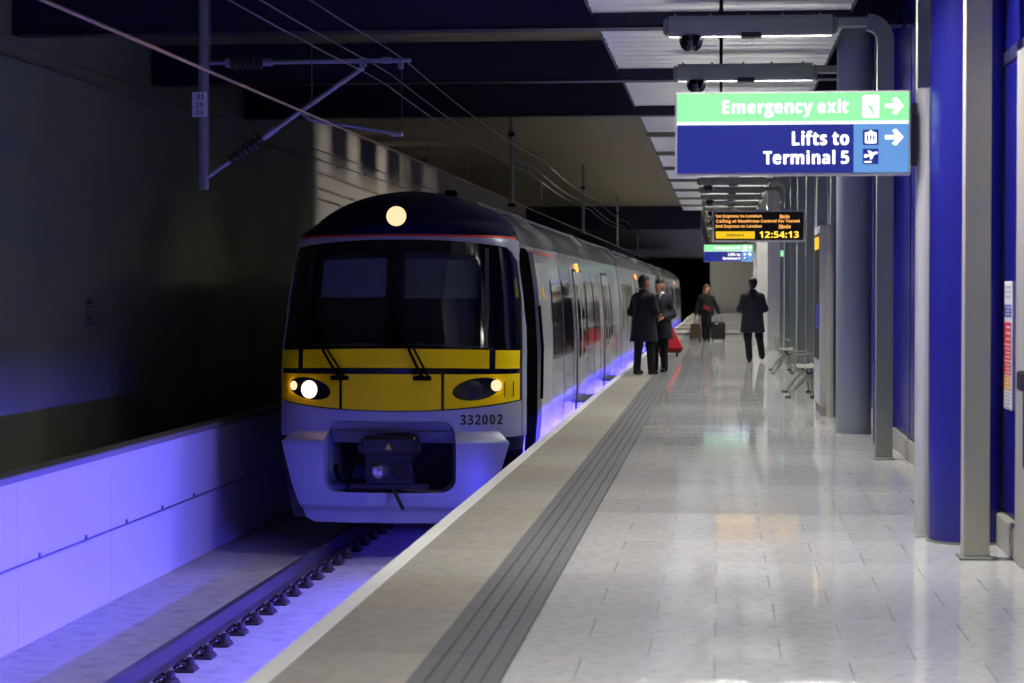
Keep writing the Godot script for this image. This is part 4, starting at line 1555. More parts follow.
func direction_sign(at: Vector3, k: float, label: String) -> Node3D:
	# local metres: width 1.51, height 0.535, origin at the lower left corner of the face
	var s := thing("direction_sign", label, "sign", at)
	s.scale = Vector3.ONE * k
	var st := mb()
	box(st, Vector3(0.754, 0.268, -0.07), Vector3(1.52, 0.545, 0.13), 0.008)
	put(st, "sign_case", M.pale_post, s)
	plate(s, "green_sign_panel", M.s_green, 0.008, 1.50, 0.345, 0.528, 0.0, 0.003)
	plate(s, "blue_sign_panel", M.s_navy, 0.008, 1.148, 0.012, 0.325, 0.0, 0.003)
	plate(s, "pale_blue_sign_panel", M.s_sky, 1.148, 1.50, 0.012, 0.325, 0.0, 0.003)
	plate(s, "sign_divider", M.s_line, 0.008, 1.50, 0.325, 0.345, 0.0, 0.003)
	text("Emergency exit", "sign_text", s, M.s_white, Vector3(0.706, 0.428, 0.005), 0.81, 0.115)
	text("Lifts to", "sign_text", s, M.s_white, Vector3(0.935, 0.236, 0.005), 0.365, 0.092)
	text("Terminal 5", "sign_text", s, M.s_white, Vector3(0.843, 0.112, 0.005), 0.55, 0.088)
	shape(s, "sign_arrow", M.s_white, arrow_poly(), Vector2(1.406, 0.440), Vector2(0.115, 0.115), 0.003)
	shape(s, "sign_arrow", M.s_white, arrow_poly(), Vector2(1.406, 0.238), Vector2(0.115, 0.115), 0.003)
	# exit door pictogram
	shape(s, "exit_pictogram", M.s_white, round_rect(-0.052, 0.052, -0.072, 0.072, 0.01), Vector2(1.257, 0.437), Vector2.ONE, 0.003)
	shape(s, "pictogram_runner", M.s_green, PackedVector2Array([Vector2(-0.02, -0.05), Vector2(-0.005, -0.01), Vector2(-0.03, 0.01), Vector2(-0.022, 0.022), Vector2(0.002, 0.012), Vector2(0.02, 0.022), Vector2(0.012, -0.005), Vector2(0.025, -0.045), Vector2(0.012, -0.05), Vector2(0.0, -0.02)]), Vector2(1.257, 0.43), Vector2.ONE * 0.9, 0.0062)
	# lift pictogram: people in a cabin
	shape(s, "lift_pictogram", M.s_navy, round_rect(-0.05, 0.05, -0.05, 0.05, 0.006), Vector2(1.257, 0.238), Vector2.ONE, 0.003)
	shape(s, "lift_cabin", M.s_white, round_rect(-0.036, 0.036, -0.038, 0.032, 0.006), Vector2(1.257, 0.238), Vector2.ONE, 0.0062)
	shape(s, "lift_arrow", M.s_white, PackedVector2Array([Vector2(-0.014, 0.034), Vector2(0.014, 0.034), Vector2(0, 0.048)]), Vector2(1.257, 0.238), Vector2.ONE, 0.0062)
	for x in [-0.02, 0.0, 0.02]:
		shape(s, "lift_person", M.s_navy, PackedVector2Array([Vector2(-0.006, -0.032), Vector2(0.006, -0.032), Vector2(0.008, 0.008), Vector2(0.004, 0.02), Vector2(-0.004, 0.02), Vector2(-0.008, 0.008)]), Vector2(1.257 + x, 0.238), Vector2.ONE * 0.8, 0.0094)
	# departing aeroplane pictogram
	shape(s, "flight_pictogram", M.s_navy, round_rect(-0.05, 0.05, -0.05, 0.05, 0.006), Vector2(1.257, 0.115), Vector2.ONE, 0.003)
	shape(s, "aeroplane", M.s_white, PackedVector2Array([Vector2(-0.042, -0.008), Vector2(-0.034, -0.012), Vector2(-0.02, -0.006), Vector2(0.0, 0.0), Vector2(-0.006, -0.022), Vector2(0.006, -0.020), Vector2(0.022, 0.008), Vector2(0.044, 0.016), Vector2(0.046, 0.022), Vector2(0.036, 0.026), Vector2(0.015, 0.021), Vector2(-0.012, 0.034), Vector2(-0.02, 0.030), Vector2(-0.002, 0.014), Vector2(-0.022, 0.007), Vector2(-0.036, 0.012)]), Vector2(1.257, 0.118), Vector2.ONE, 0.0062)
	shape(s, "runway", M.s_white, PackedVector2Array([Vector2(-0.040, -0.040), Vector2(0.004, -0.040), Vector2(0.004, -0.032), Vector2(-0.040, -0.032)]), Vector2(1.257, 0.115), Vector2.ONE, 0.0062)
	return s

func signs() -> void:
	var s := direction_sign(Vector3(-0.287, 2.318, -13.85), 0.982, "large lit green and blue hanging sign for emergency exit and Terminal 5 lifts")
	var st := mb()
	slab(st, 1.515, 1.555, 0.05, 0.46, 0.02, 0.10, 0.004)
	put(st, "side_bracket", M.frame_dark, s)
	# its post
	var p := thing("sign_post", "pale grey rounded post carrying the large hanging sign", "post", Vector3(1.308, 0, -13.98))
	st = mb()
	var prof := PackedVector2Array()
	for i in 13:
		var t := PI + PI * i / 12
		prof.append(Vector2(0.061 * cos(t), -0.07 * sin(t)))
	prof.append_array(PackedVector2Array([Vector2(0.061, -0.05), Vector2(-0.061, -0.05)]))
	extrude(st, prof, 0.0, 2.868, Transform3D(Basis(Vector3(1, 0, 0), Vector3(0, 0, 1), Vector3(0, 1, 0)), Vector3.ZERO))
	put(st, "shaft", M.pale_post, p)
	st = mb()
	slab(st, -0.065, 0.065, 0.0, 0.012, -0.09, 0.07)
	put(st, "foot_plate", M.steel, p)
	# far copy of the sign
	direction_sign(Vector3(-0.483, 2.404, -63.0), 0.94, "small far green and blue lit sign below the train time display")
	var fp := thing("sign_post", "thin grey post carrying the far direction sign", "post", Vector3(1.0, 0, -63.06))
	st = mb()
	slab(st, -0.05, 0.05, 0, 2.93, -0.05, 0.05, 0.01)
	put(st, "shaft", M.pale_post, fp)
	# train time display
	var l := thing("departure_display", "black train time display with amber and yellow dot matrix text", "display", Vector3(-0.155, 2.44, -38.6))
	st = mb()
	box(st, Vector3(0.83, 0.285, -0.1), Vector3(1.66, 0.57, 0.19), 0.012)
	put(st, "display_case", M.pale_post, l)
	plate(l, "display_face", M.s_face, 0.04, 1.62, 0.035, 0.535, -0.006, 0.001)
	var lines := [["1st Express to London", 0.455, 0.47, 0.82], ["Calling at Heathrow Central for Term4", 0.365, 0.815, 1.48], ["2nd Express to London", 0.275, 0.47, 0.82], ["8min", 0.455, 1.285, 0.17], ["38min", 0.275, 1.285, 0.21]]
	for q in lines:
		text(q[0], "display_text", l, M.s_amber, Vector3(q[2], q[1], 0.004), q[3], 0.072)
	plate(l, "display_platform_box", M.s_yellow, 0.07, 0.76, 0.06, 0.19, 0.0, 0.003)
	text("Platform 4", "display_platform_text", l, M.s_face, Vector3(0.415, 0.125, 0.005), 0.30, 0.05)
	text("12:54:13", "display_clock", l, M.s_gold, Vector3(1.19, 0.13, 0.004), 0.70, 0.115)
	st = mb()
	slab(st, 1.66, 1.72, 0.05, 0.5, 0.02, 0.16)
	put(st, "side_bracket", M.frame_dark, l)
	var lp := thing("display_post", "grey flat post carrying the train time display", "post", Vector3(1.63, 0, -38.72))
	st = mb()
	slab(st, -0.06, 0.06, 0, 3.1, -0.07, 0.07, 0.02)
	put(st, "shaft", M.pale_post, lp)
	# green exit sign glimpsed beyond
	var ge := thing("exit_sign", "small green lit exit sign by the far posts", "sign", Vector3(1.5, 2.4, -52.0))
	st = mb()
	box(st, Vector3(0, 0.06, -0.03), Vector3(0.16, 0.16, 0.05), 0.005)
	put(st, "sign_case", M.pale_post, ge)
	plate(ge, "green_sign_panel", M.s_green, -0.07, 0.07, -0.01, 0.13, -0.004, 0.002)
	st = mb()
	slab(st, 0.08, 0.26, 0.04, 0.08, 0.02, 0.04)
	put(st, "sign_bracket", M.steel_dark, ge)

# ------------------------------------------------------------------ furniture
func furniture() -> void:
	# information totem: round post and slim case
	var t := thing("information_totem", "slim steel information totem with round post beside the grey column", "totem", Vector3(1.36, 0, -27.0))
	var st := mb()
	tube(st, Vector3(0, 0, 0), Vector3(0, 2.4, 0), 0.05, -1, 20)
	put(st, "post", M.steel, t)
	st = mb()
	slab(st, -0.125, -0.035, 0.12, 2.4, 0.15, 1.6, 0.01)
	put(st, "case", M.pale_post, t)
	st = mb()
	slab(st, -0.115, -0.045, 0.0, 0.12, 0.2, 0.3)
	put(st, "foot", M.steel, t)
	st = mb()
	slab(st, -0.115, -0.045, 0.0, 0.12, 1.45, 1.55)
	put(st, "foot", M.steel, t)
	st = mb()
	slab(st, -0.130, -0.124, 0.7, 2.3, 0.22, 1.53)
	put(st, "screen_frame", M.black, t)
	st = mb()
	slab(st, -0.133, -0.129, 2.1, 2.26, 0.28, 1.47)
	put(st, "screen_header", M.s_yellow, t)
	st = mb()
	slab(st, -0.133, -0.129, 1.1, 1.4, 0.28, 1.0)
	put(st, "poster", M.s_navy, t)
	for y in [0.5, 1.2, 1.75, 2.2]:
		st = mb()
		tube(st, Vector3(-0.08, y, -0.151), Vector3(-0.08, y, -0.147), 0.012, -1, 8)
		put(st, "screw", M.steel_dark, t)
	# benches
	for d in [31.9, 41.2]:
		bench(d)

func bench(d: float) -> void:
	var b := thing("platform_bench", "wire mesh platform bench with splayed tube legs and arm loops " + ("beside the information totem" if d < 35 else "below the train time display"), "bench", Vector3(1.22, 0, -d))
	for z in [0.0, -1.7]:
		var st := mb()
		path_tube(st, [Vector3(-0.24, 0.02, z), Vector3(-0.20, 0.03, z), Vector3(0.04, 0.36, z), Vector3(0.16, 0.40, z)], 0.018, 8)
		path_tube(st, [Vector3(-0.20, 0.03, z - 0.06), Vector3(0.06, 0.30, z - 0.06), Vector3(0.16, 0.40, z)], 0.016, 8)
		path_tube(st, [Vector3(0.14, 0.02, z), Vector3(0.10, 0.36, z)], 0.018, 8)
		put(st, "leg_frame", M.steel_dark, b)
		st = mb()
		box(st, Vector3(-0.225, 0.012, z), Vector3(0.09, 0.024, 0.05), 0.008)
		put(st, "foot", M.black, b)
		st = mb()
		box(st, Vector3(0.14, 0.012, z), Vector3(0.09, 0.024, 0.05), 0.008)
		put(st, "foot", M.black, b)
		st = mb()
		box(st, Vector3(0.08, 0.39, z), Vector3(0.10, 0.09, 0.08), 0.02)
		put(st, "joint", M.black, b)
	var st2 := mb()
	tube(st2, Vector3(0.08, 0.40, 0.1), Vector3(0.08, 0.40, -1.8), 0.03)
	put(st2, "beam", M.steel_dark, b)
	for k in 3:
		var zc := -0.28 - k * 0.58
		st2 = mb()
		# wire seat: rods across and along
		for i in 9:
			var f := i / 8.0
			path_tube(st2, [Vector3(-0.13, 0.44, zc + 0.24 - f * 0.48), Vector3(0.12, 0.43, zc + 0.24 - f * 0.48), Vector3(0.18, 0.45, zc + 0.24 - f * 0.48)], 0.005, 5)
		for p in [Vector2(-0.13, 0.44), Vector2(0.0, 0.435), Vector2(0.12, 0.43), Vector2(0.18, 0.45)]:
			tube(st2, Vector3(p.x, p.y, zc + 0.25), Vector3(p.x, p.y, zc - 0.25), 0.008, -1, 6)
		put(st2, "wire_seat", M.steel_dark, b)
	for z in [0.02, -1.72]:
		st2 = mb()
		path_tube(st2, [Vector3(-0.12, 0.43, z), Vector3(-0.14, 0.62, z), Vector3(0.12, 0.64, z), Vector3(0.17, 0.46, z)], 0.014, 8)
		put(st2, "arm_loop", M.steel_dark, b)

# ------------------------------------------------------------------ people
func cap_d(p: Vector3, a: Vector3, b: Vector3, ra: float, rb: float) -> float:
	var ab := b - a
	var t := clampf((p - a).dot(ab) / maxf(ab.length_squared(), 1e-9), 0.0, 1.0)
	return (p - a - ab * t).length() - lerpf(ra, rb, t)

# surface nets over a smooth union of tapered capsules [a, b, ra, rb]
func nets(st: SurfaceTool, caps: Array, k: float, cell: float, xf := Transform3D(), cut_below := -1e9) -> void:
	var lo := Vector3(1e9, 1e9, 1e9)
	var hi := -lo
	for c in caps:
		var r := Vector3.ONE * (maxf(c[2], c[3]) + k * 0.5 + cell * 2)
		lo = lo.min(c[0] - r).min(c[1] - r)
		hi = hi.max(c[0] + r).max(c[1] + r)
	var nx := int((hi.x - lo.x) / cell) + 2
	var ny := int((hi.y - lo.y) / cell) + 2
	var nz := int((hi.z - lo.z) / cell) + 2
	var f := PackedFloat32Array()
	f.resize(nx * ny * nz)
	f.fill(1.0)
	for c in caps:
		var r: float = maxf(c[2], c[3]) + k + cell * 2
		var a0: Vector3 = ((c[0] as Vector3).min(c[1]) - Vector3.ONE * r - lo) / cell
		var a1: Vector3 = ((c[0] as Vector3).max(c[1]) + Vector3.ONE * r - lo) / cell
		for z in range(maxi(0, int(a0.z)), mini(nz, int(a1.z) + 1)):
			for y in range(maxi(0, int(a0.y)), mini(ny, int(a1.y) + 1)):
				var at := (z * ny + y) * nx
				for x in range(maxi(0, int(a0.x)), mini(nx, int(a1.x) + 1)):
					var d := cap_d(lo + Vector3(x, y, z) * cell, c[0], c[1], c[2], c[3])
					var o := f[at + x]
					var h := maxf(k - absf(d - o), 0.0) / k
					f[at + x] = minf(d, o) - h * h * k * 0.25
	if cut_below > -1e8:
		for z in nz:
			for y in ny:
				for x in nx:
					var i := (z * ny + y) * nx + x
					f[i] = maxf(f[i], cut_below - (lo.y + y * cell))
	var vid := {}
	var verts := PackedVector3Array()
	var offs := [[0, 0, 0], [1, 0, 0], [0, 1, 0], [1, 1, 0], [0, 0, 1], [1, 0, 1], [0, 1, 1], [1, 1, 1]]
	var edges := [[0, 1], [2, 3], [4, 5], [6, 7], [0, 2], [1, 3], [4, 6], [5, 7], [0, 4], [1, 5], [2, 6], [3, 7]]
	for z in nz - 1:
		for y in ny - 1:
			for x in nx - 1:
				var i := (z * ny + y) * nx + x
				var v := [f[i], f[i + 1], f[i + nx], f[i + nx + 1], f[i + nx * ny], f[i + nx * ny + 1], f[i + nx * ny + nx], f[i + nx * ny + nx + 1]]
				var neg := 0
				for q in v:
					if q < 0.0: neg += 1
				if neg == 0 or neg == 8: continue
				var s := Vector3.ZERO
				var n := 0
				for e in edges:
					var p: float = v[e[0]]
					var q: float = v[e[1]]
					if (p < 0.0) == (q < 0.0): continue
					var t := p / (p - q)
					var o0: Array = offs[e[0]]
					var o1: Array = offs[e[1]]
					s += Vector3(o0[0], o0[1], o0[2]).lerp(Vector3(o1[0], o1[1], o1[2]), t)
					n += 1
				vid[i] = verts.size()
				verts.append(lo + (Vector3(x, y, z) + s / n) * cell)
	var norms := PackedVector3Array()
	norms.resize(verts.size())
	var quads := []
	for z in range(1, nz - 1):
		for y in range(1, ny - 1):
			for x in range(1, nx - 1):
				var i := (z * ny + y) * nx + x
				var a := f[i]
				for ax in 3:
					var j: int = i + [1, nx, nx * ny][ax]
					if (a < 0.0) == (f[j] < 0.0): continue
					var u: int = [nx, nx * ny, 1][ax]
					var w: int = [nx * ny, 1, nx][ax]
					var q := [vid.get(i - u - w, -1), vid.get(i - w, -1), vid.get(i, -1), vid.get(i - u, -1)]
					if q.has(-1): continue
					if a > 0.0: q.reverse()
					quads.append(q)
					var nn := (verts[q[1]] - verts[q[0]]).cross(verts[q[2]] - verts[q[0]]) + (verts[q[2]] - verts[q[0]]).cross(verts[q[3]] - verts[q[0]])
					for m in q: norms[m] += nn
	for q in quads:
		var n0 := (xf.basis * norms[q[0]]).normalized()
		var n1 := (xf.basis * norms[q[1]]).normalized()
		var n2 := (xf.basis * norms[q[2]]).normalized()
		var n3 := (xf.basis * norms[q[3]]).normalized()
		tri(st, xf * verts[q[0]], xf * verts[q[1]], xf * verts[q[2]], n0, n1, n2)
		tri(st, xf * verts[q[0]], xf * verts[q[2]], xf * verts[q[3]], n0, n2, n3)

# the figure faces local -z. J holds joints; the left side is -x.
func figure(J: Dictionary, look: Dictionary, called_label: String, at: Vector3, turn: float) -> Node3D:
	var o := thing("person", called_label, "person", at, turn)
	var S := Vector3(1, 1, 0.82)
	var xs := Transform3D(Basis.from_scale(S), Vector3.ZERO)
	# body, one skin surface
	var st := mb()
	var body := [[Vector3(-0.11, 1.30, 0), Vector3(0.11, 1.30, 0), 0.11, 0.11], [Vector3(0, 1.22, 0), Vector3(0, 1.0, 0), 0.125, 0.13], [Vector3(-0.07, 0.93, 0), Vector3(0.07, 0.93, 0), 0.115, 0.115], [Vector3(0, 1.36, 0), Vector3(0, 1.50, -0.01), 0.06, 0.052]]
	for s in ["l", "r"]:
		body.append([J["sh" + s], J["el" + s], 0.052, 0.042])
		body.append([J["el" + s], J["wr" + s], 0.040, 0.028])
		body.append([J["hip" + s], J["kn" + s], 0.085, 0.058])
		body.append([J["kn" + s], J["an" + s], 0.056, 0.038])
		body.append([J["an" + s] + Vector3(0, -0.045, 0.03), J["an" + s] + Vector3(0, -0.05, -0.13), 0.034, 0.028])
	nets(st, body, 0.05, 0.026, xs)
	# head on its own finer grid: skull, jaw, nose, ears
	var hx := Transform3D(Basis(Vector3.UP, J.get("head_turn", 0.0)), Vector3(0, 1.49, -0.01))
	nets(st, [[Vector3(0, 0.02, 0.0), Vector3(0, 0.0, 0.0), 0.05, 0.055], [Vector3(0, 0.165, 0.012), Vector3(0, 0.14, -0.005), 0.088, 0.083], [Vector3(0, 0.09, -0.035), Vector3(0, 0.055, -0.045), 0.060, 0.040], [Vector3(0, 0.125, -0.092), Vector3(0, 0.09, -0.110), 0.008, 0.015], [Vector3(0.079, 0.13, 0.01), Vector3(0.082, 0.10, 0.005), 0.016, 0.011], [Vector3(-0.079, 0.13, 0.01), Vector3(-0.082, 0.10, 0.005), 0.016, 0.011], [Vector3(-0.02, 0.062, -0.085), Vector3(0.02, 0.062, -0.085), 0.008, 0.008]], 0.018, 0.010, hx)
	# hands with palm, four fingers and thumb
	for s in ["l", "r"]:
		var w: Vector3 = J["wr" + s]
		var d: Vector3 = (w - J["el" + s]).normalized()
		var sd := -1.0 if s == "l" else 1.0
		var ux := (Vector3(0, 0, -1) - d * d.dot(Vector3(0, 0, -1)))
		ux = (ux if ux.length() > 0.2 else Vector3(0, 1, 0) - d * d.y).normalized()
		var uy := d.cross(ux) * sd
		var caps := [[w, w + d * 0.03, 0.026, 0.028], [w + d * 0.045 + ux * 0.018, w + d * 0.085 + ux * 0.024, 0.020, 0.016], [w + d * 0.045 - ux * 0.018, w + d * 0.085 - ux * 0.024, 0.020, 0.016]]
		for i in 4:
			var c := ux * (0.030 - 0.020 * i)
			var ln: float = [0.040, 0.046, 0.043, 0.033][i]
			var p := w + d * 0.09 + c
			var q := p + d * ln * 0.8 + uy * 0.012
			caps.append([p, q, 0.0095, 0.0088])
			caps.append([q, q + d * ln * 0.5 + uy * 0.026, 0.0088, 0.0076])
		var th := w + d * 0.035 + ux * 0.024
		caps.append([th, th + d * 0.035 + ux * 0.026 + uy * 0.008, 0.012, 0.010])
		caps.append([th + d * 0.035 + ux * 0.026 + uy * 0.008, th + d * 0.065 + ux * 0.028 + uy * 0.020, 0.010, 0.008])
		nets(st, caps, 0.008, 0.0065)
	put(st, "body", look.skin, o)
	# eyes
	st = mb()
	for s in [-1.0, 1.0]:
		lathe(st, [Vector2(0, -0.009), Vector2(0.010, -0.004), Vector2(0.010, 0.004), Vector2(0, 0.009)], Transform3D(hx.basis * Basis(Vector3.RIGHT, PI / 2), hx * Vector3(s * 0.031, 0.128, -0.077)), 8)
	put(st, "eyes", M.black, o)
	# trousers
	st = mb()
	var tr := [[Vector3(-0.07, 0.95, 0), Vector3(0.07, 0.95, 0), 0.13, 0.13]]
	for s in ["l", "r"]:
		tr.append([J["hip" + s], J["kn" + s], 0.10, 0.082])
		tr.append([J["kn" + s], J["an" + s] + Vector3(0, -0.01, 0), 0.080, 0.068])
	nets(st, tr, 0.05, 0.024, xs)
	put(st, "trousers", look.trousers, o)
	# shoes
	for s in ["l", "r"]:
		st = mb()
		var a: Vector3 = J["an" + s] * S
		nets(st, [[a + Vector3(0, -0.02, 0.02), a + Vector3(0, -0.045, 0.03), 0.046, 0.042], [a + Vector3(0, -0.045, 0.02), a + Vector3(0, -0.055, -0.15), 0.044, 0.036]], 0.03, 0.014, Transform3D(), a.y - 0.088)
		put(st, "shoe", look.shoes, o)
	# coat with sleeves, or jacket
	st = mb()
	var hem: float = look.hem
	var coat := [[Vector3(-0.11, 1.32, 0), Vector3(0.11, 1.32, 0), 0.12, 0.12], [Vector3(0, 1.28, 0), Vector3(0, 1.02, 0), 0.185, 0.19], [Vector3(-0.05, 1.0, 0), Vector3(-0.06 - look.flare, hem, 0.01), 0.17, 0.185], [Vector3(0.05, 1.0, 0), Vector3(0.06 + look.flare, hem, 0.01), 0.17, 0.185], [Vector3(-0.05, 1.42, 0.0), Vector3(0.05, 1.42, 0.0), 0.065, 0.065]]
	for s in ["l", "r"]:
		coat.append([J["sh" + s], J["el" + s], 0.078, 0.064])
		coat.append([J["el" + s], J["wr" + s] - (J["wr" + s] - J["el" + s]) * 0.08, 0.068, 0.052])
	nets(st, coat, 0.05, 0.024, xs, hem)
	put(st, "coat", look.coat, o)
	# collar
	st = mb()
	var cl := []
	for i in 9:
		var t := deg_to_rad(-60.0 + 300.0 * i / 8)
		cl.append(Vector3(0.072 * cos(t), 1.475 + 0.012 * sin(t), 0.06 * sin(t)))
	path_tube(st, cl, 0.022, 8)
	put(st, "collar", look.collar, o)
	if look.has("tie"):
		st = mb()
		extrude(st, PackedVector2Array([Vector2(-0.07, 0.0), Vector2(0.07, 0.0), Vector2(0.0, -0.22)]), -0.02, 0.02, Transform3D(Basis(), Vector3(0, 1.46, -0.105)))
		put(st, "shirt_front", M.white, o)
		st = mb()
		extrude(st, PackedVector2Array([Vector2(-0.02, 0.0), Vector2(0.02, 0.0), Vector2(0.028, -0.15), Vector2(0, -0.19), Vector2(-0.028, -0.15)]), -0.01, 0.01, Transform3D(Basis(), Vector3(0, 1.455, -0.13)))
		put(st, "tie", look.tie, o)
	# hair
	st = mb()
	var hair := [[Vector3(0, 0.185, 0.025), Vector3(0, 0.165, 0.035), 0.090, 0.088], [Vector3(0, 0.20, -0.025), Vector3(0, 0.21, 0.0), 0.066, 0.07], [Vector3(0, 0.12, 0.05), Vector3(0, 0.085, 0.055), 0.068, 0.05]]
	if look.get("long_hair", false):
		hair.append_array([[Vector3(-0.075, 0.14, 0.015), Vector3(-0.085, -0.08, -0.03), 0.035, 0.035], [Vector3(0.075, 0.14, 0.015), Vector3(0.085, -0.08, -0.03), 0.035, 0.035], [Vector3(0, 0.1, 0.06), Vector3(0, -0.1, 0.07), 0.075, 0.08]])
	nets(st, hair, 0.02, 0.012, hx)
	put(st, "hair", look.hair, o)
	return o

func stance(wl: Vector3, wr: Vector3, el: Vector3, er: Vector3, al: Vector3, ar: Vector3, kl := Vector3.ZERO, kr := Vector3.ZERO) -> Dictionary:
	var J := {"shl": Vector3(-0.18, 1.355, 0), "shr": Vector3(0.18, 1.355, 0), "ell": el, "elr": er, "wrl": wl, "wrr": wr, "hipl": Vector3(-0.09, 0.92, 0), "hipr": Vector3(0.09, 0.92, 0), "anl": al, "anr": ar}
	J.knl = kl if kl != Vector3.ZERO else (J.hipl as Vector3).lerp(al, 0.5) + Vector3(0, 0.03, -0.02)
	J.knr = kr if kr != Vector3.ZERO else (J.hipr as Vector3).lerp(ar, 0.5) + Vector3(0, 0.03, -0.02)
	return J

func people() -> void:
	var cloth := func(c: Color):
		var m := mat(c, 0.85)
		m.rim_enabled = true
		m.rim = 0.3
		m.rim_tint = 0.5
		return m
	var skin := mat(Color(0.62, 0.42, 0.33), 0.55)
	var black := mat(Color(0.025, 0.025, 0.03), 0.8)
	var shoe := mat(Color(0.015, 0.015, 0.016), 0.3)
	var hair_d := mat(Color(0.035, 0.028, 0.025), 0.6)
	# man with his back turned, in the long dark coat, hands before him
	var j := stance(Vector3(-0.13, 1.06, -0.24), Vector3(0.16, 1.06, -0.22), Vector3(-0.27, 1.10, 0.02), Vector3(0.27, 1.10, 0.02), Vector3(-0.13, 0.088, 0.04), Vector3(0.15, 0.088, -0.02))
	j.head_turn = -0.5
	var p := figure(j, {"skin": skin, "trousers": black, "shoes": shoe, "coat": cloth.call(Color(0.05, 0.05, 0.085)), "collar": cloth.call(Color(0.05, 0.05, 0.085)), "hair": hair_d, "hem": 0.58, "flare": 0.03}, "person in long dark coat, back turned, standing on the ribbed strip beside the train", Vector3(-1.43, 0, -40.4), -0.55)
	p.scale = Vector3.ONE * 1.06
	# the other one faces the camera
	j = stance(Vector3(-0.14, 1.02, -0.22), Vector3(0.12, 1.02, -0.24), Vector3(-0.25, 1.08, 0.03), Vector3(0.25, 1.08, 0.03), Vector3(-0.10, 0.088, 0.0), Vector3(0.10, 0.088, 0.03))
	p = figure(j, {"skin": skin, "trousers": black, "shoes": shoe, "coat": cloth.call(Color(0.045, 0.05, 0.10)), "collar": M.white, "hair": hair_d, "hem": 0.62, "flare": 0.02, "tie": mat(Color(0.10, 0.10, 0.2), 0.6)}, "person in dark coat, shirt and tie facing the one in the long coat", Vector3(-1.17, 0, -41.5), PI - 0.3)
	p.scale = Vector3.ONE * 1.03
	# lone figure walking away
	j = stance(Vector3(-0.13, 1.12, -0.26), Vector3(0.13, 1.12, -0.26), Vector3(-0.265, 1.10, 0.02), Vector3(0.265, 1.10, 0.02), Vector3(-0.07, 0.088, 0.05), Vector3(0.19, 0.13, 0.10), Vector3(-0.10, 0.52, -0.02), Vector3(0.15, 0.53, -0.06))
	j.head_turn = 0.3
	p = figure(j, {"skin": mat(Color(0.42, 0.29, 0.23), 0.55), "trousers": black, "shoes": shoe, "coat": cloth.call(Color(0.085, 0.085, 0.14)), "collar": cloth.call(Color(0.085, 0.085, 0.14)), "hair": hair_d, "hem": 0.60, "flare": 0.02}, "lone person in navy raincoat walking away in the middle of the platform", Vector3(0.71, 0, -48.2), 0.12)
	p.scale = Vector3.ONE * 1.06
	# traveller coming towards the camera with cases
	j = stance(Vector3(-0.40, 0.86, -0.02), Vector3(0.33, 0.82, 0.0), Vector3(-0.31, 1.08, 0.05), Vector3(0.28, 1.09, 0.05), Vector3(-0.06, 0.088, -0.06), Vector3(0.06, 0.088, 0.12))
	p = figure(j, {"skin": mat(Color(0.68, 0.48, 0.40), 0.55), "trousers": black, "shoes": shoe, "coat": cloth.call(Color(0.03, 0.028, 0.03)), "collar": cloth.call(Color(0.03, 0.028, 0.03)), "hair": mat(Color(0.42, 0.30, 0.18), 0.6), "hem": 0.78, "flare": 0.0, "long_hair": true}, "person with long fair hair in black jacket wheeling a case towards the camera", Vector3(-0.44, 0, -67.4), PI)
	p.scale = Vector3.ONE * 1.0
	var st := mb()
	box(st, Vector3(-0.02, 1.02, -0.185), Vector3(0.26, 0.13, 0.06), 0.02, Basis(Vector3.BACK, 0.4))
	put(st, "red_scarf", mat(Color(0.45, 0.04, 0.07), 0.8), p)

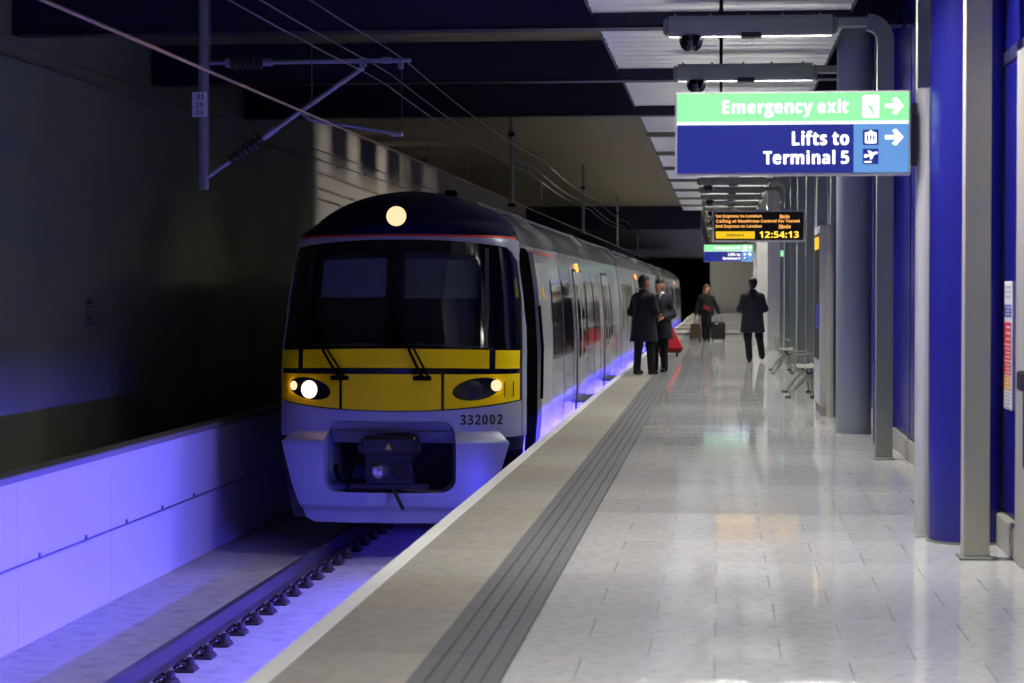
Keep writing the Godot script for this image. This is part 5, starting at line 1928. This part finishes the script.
# ------------------------------------------------------------------ luggage
func luggage() -> void:
	var red := mat(Color(0.90, 0.19, 0.22), 0.4)
	var b := thing("red_case", "bright red wedge shaped wheeled case standing behind the coated pair", "luggage", Vector3(-1.17, 0, -51.3))
	var st := mb()
	extrude(st, PackedVector2Array([Vector2(-0.32, 0.10), Vector2(0.20, 0.10), Vector2(0.27, 0.22), Vector2(0.02, 0.72), Vector2(-0.05, 0.76), Vector2(-0.12, 0.72), Vector2(-0.36, 0.22)]), -0.35, 0.0, Transform3D())
	put(st, "shell", red, b)
	st = mb()
	extrude(st, PackedVector2Array([Vector2(-0.34, 0.09), Vector2(0.22, 0.09), Vector2(0.29, 0.20), Vector2(-0.38, 0.20)]), -0.36, 0.012, Transform3D())
	put(st, "lower_rim", mat(Color(0.42, 0.03, 0.05), 0.5), b)
	for x in [-0.26, 0.14]:
		st = mb()
		lathe(st, [Vector2(0, -0.02), Vector2(0.05, -0.02), Vector2(0.05, 0.02), Vector2(0, 0.02)], Transform3D(Basis(Vector3.BACK, PI / 2), Vector3(x, 0.05, -0.06)), 14)
		lathe(st, [Vector2(0, -0.02), Vector2(0.05, -0.02), Vector2(0.05, 0.02), Vector2(0, 0.02)], Transform3D(Basis(Vector3.BACK, PI / 2), Vector3(x, 0.05, -0.28)), 14)
		put(st, "wheel", M.rubber, b)
	# black wheeled suitcase
	var c := thing("black_suitcase", "black wheeled suitcase with raised silver pull handle", "luggage", Vector3(-0.07, 0, -67.15))
	st = mb()
	box(st, Vector3(0, 0.33, 0), Vector3(0.44, 0.56, 0.26), 0.04)
	put(st, "shell", M.black, c)
	st = mb()
	for x in [-0.09, 0.09]: tube(st, Vector3(x, 0.6, -0.1), Vector3(x, 0.80, -0.1), 0.014, -1, 8)
	tube(st, Vector3(-0.10, 0.80, -0.1), Vector3(0.10, 0.80, -0.1), 0.018, -1, 8)
	put(st, "pull_handle", M.t_chrome, c)
	st = mb()
	box(st, Vector3(-0.05, 0.55, 0.132), Vector3(0.08, 0.03, 0.01))
	put(st, "name_tag", M.white, c)
	for x in [-0.17, 0.17]:
		st = mb()
		lathe(st, [Vector2(0, -0.02), Vector2(0.035, -0.02), Vector2(0.035, 0.02), Vector2(0, 0.02)], Transform3D(Basis(Vector3.BACK, PI / 2), Vector3(x, 0.035, -0.06)), 12)
		put(st, "wheel", M.rubber, c)
	# brown holdall
	var h := thing("brown_bag", "brown leather holdall bag carried beside the wheeled suitcase", "luggage", Vector3(-0.78, 0.0, -67.3))
	var brown := mat(Color(0.26, 0.19, 0.10), 0.6)
	st = mb()
	extrude(st, PackedVector2Array([Vector2(-0.17, 0.06), Vector2(0.17, 0.06), Vector2(0.19, 0.10), Vector2(0.15, 0.50), Vector2(0.11, 0.54), Vector2(-0.11, 0.54), Vector2(-0.15, 0.50), Vector2(-0.19, 0.10)]), -0.1, 0.1, Transform3D())
	put(st, "bag_body", brown, h)
	st = mb()
	var pts := []
	for i in 9:
		var t := PI * i / 8
		pts.append(Vector3(0.06 + 0.09 * cos(t), 0.53 + 0.30 * sin(t), 0))
	path_tube(st, pts, 0.012, 6)
	put(st, "carry_strap", brown, h)
	st = mb()
	for x in [-0.13, 0.13]: box(st, Vector3(x, 0.03, 0), Vector3(0.04, 0.06, 0.12), 0.01)
	put(st, "foot_stud", M.rubber, h)
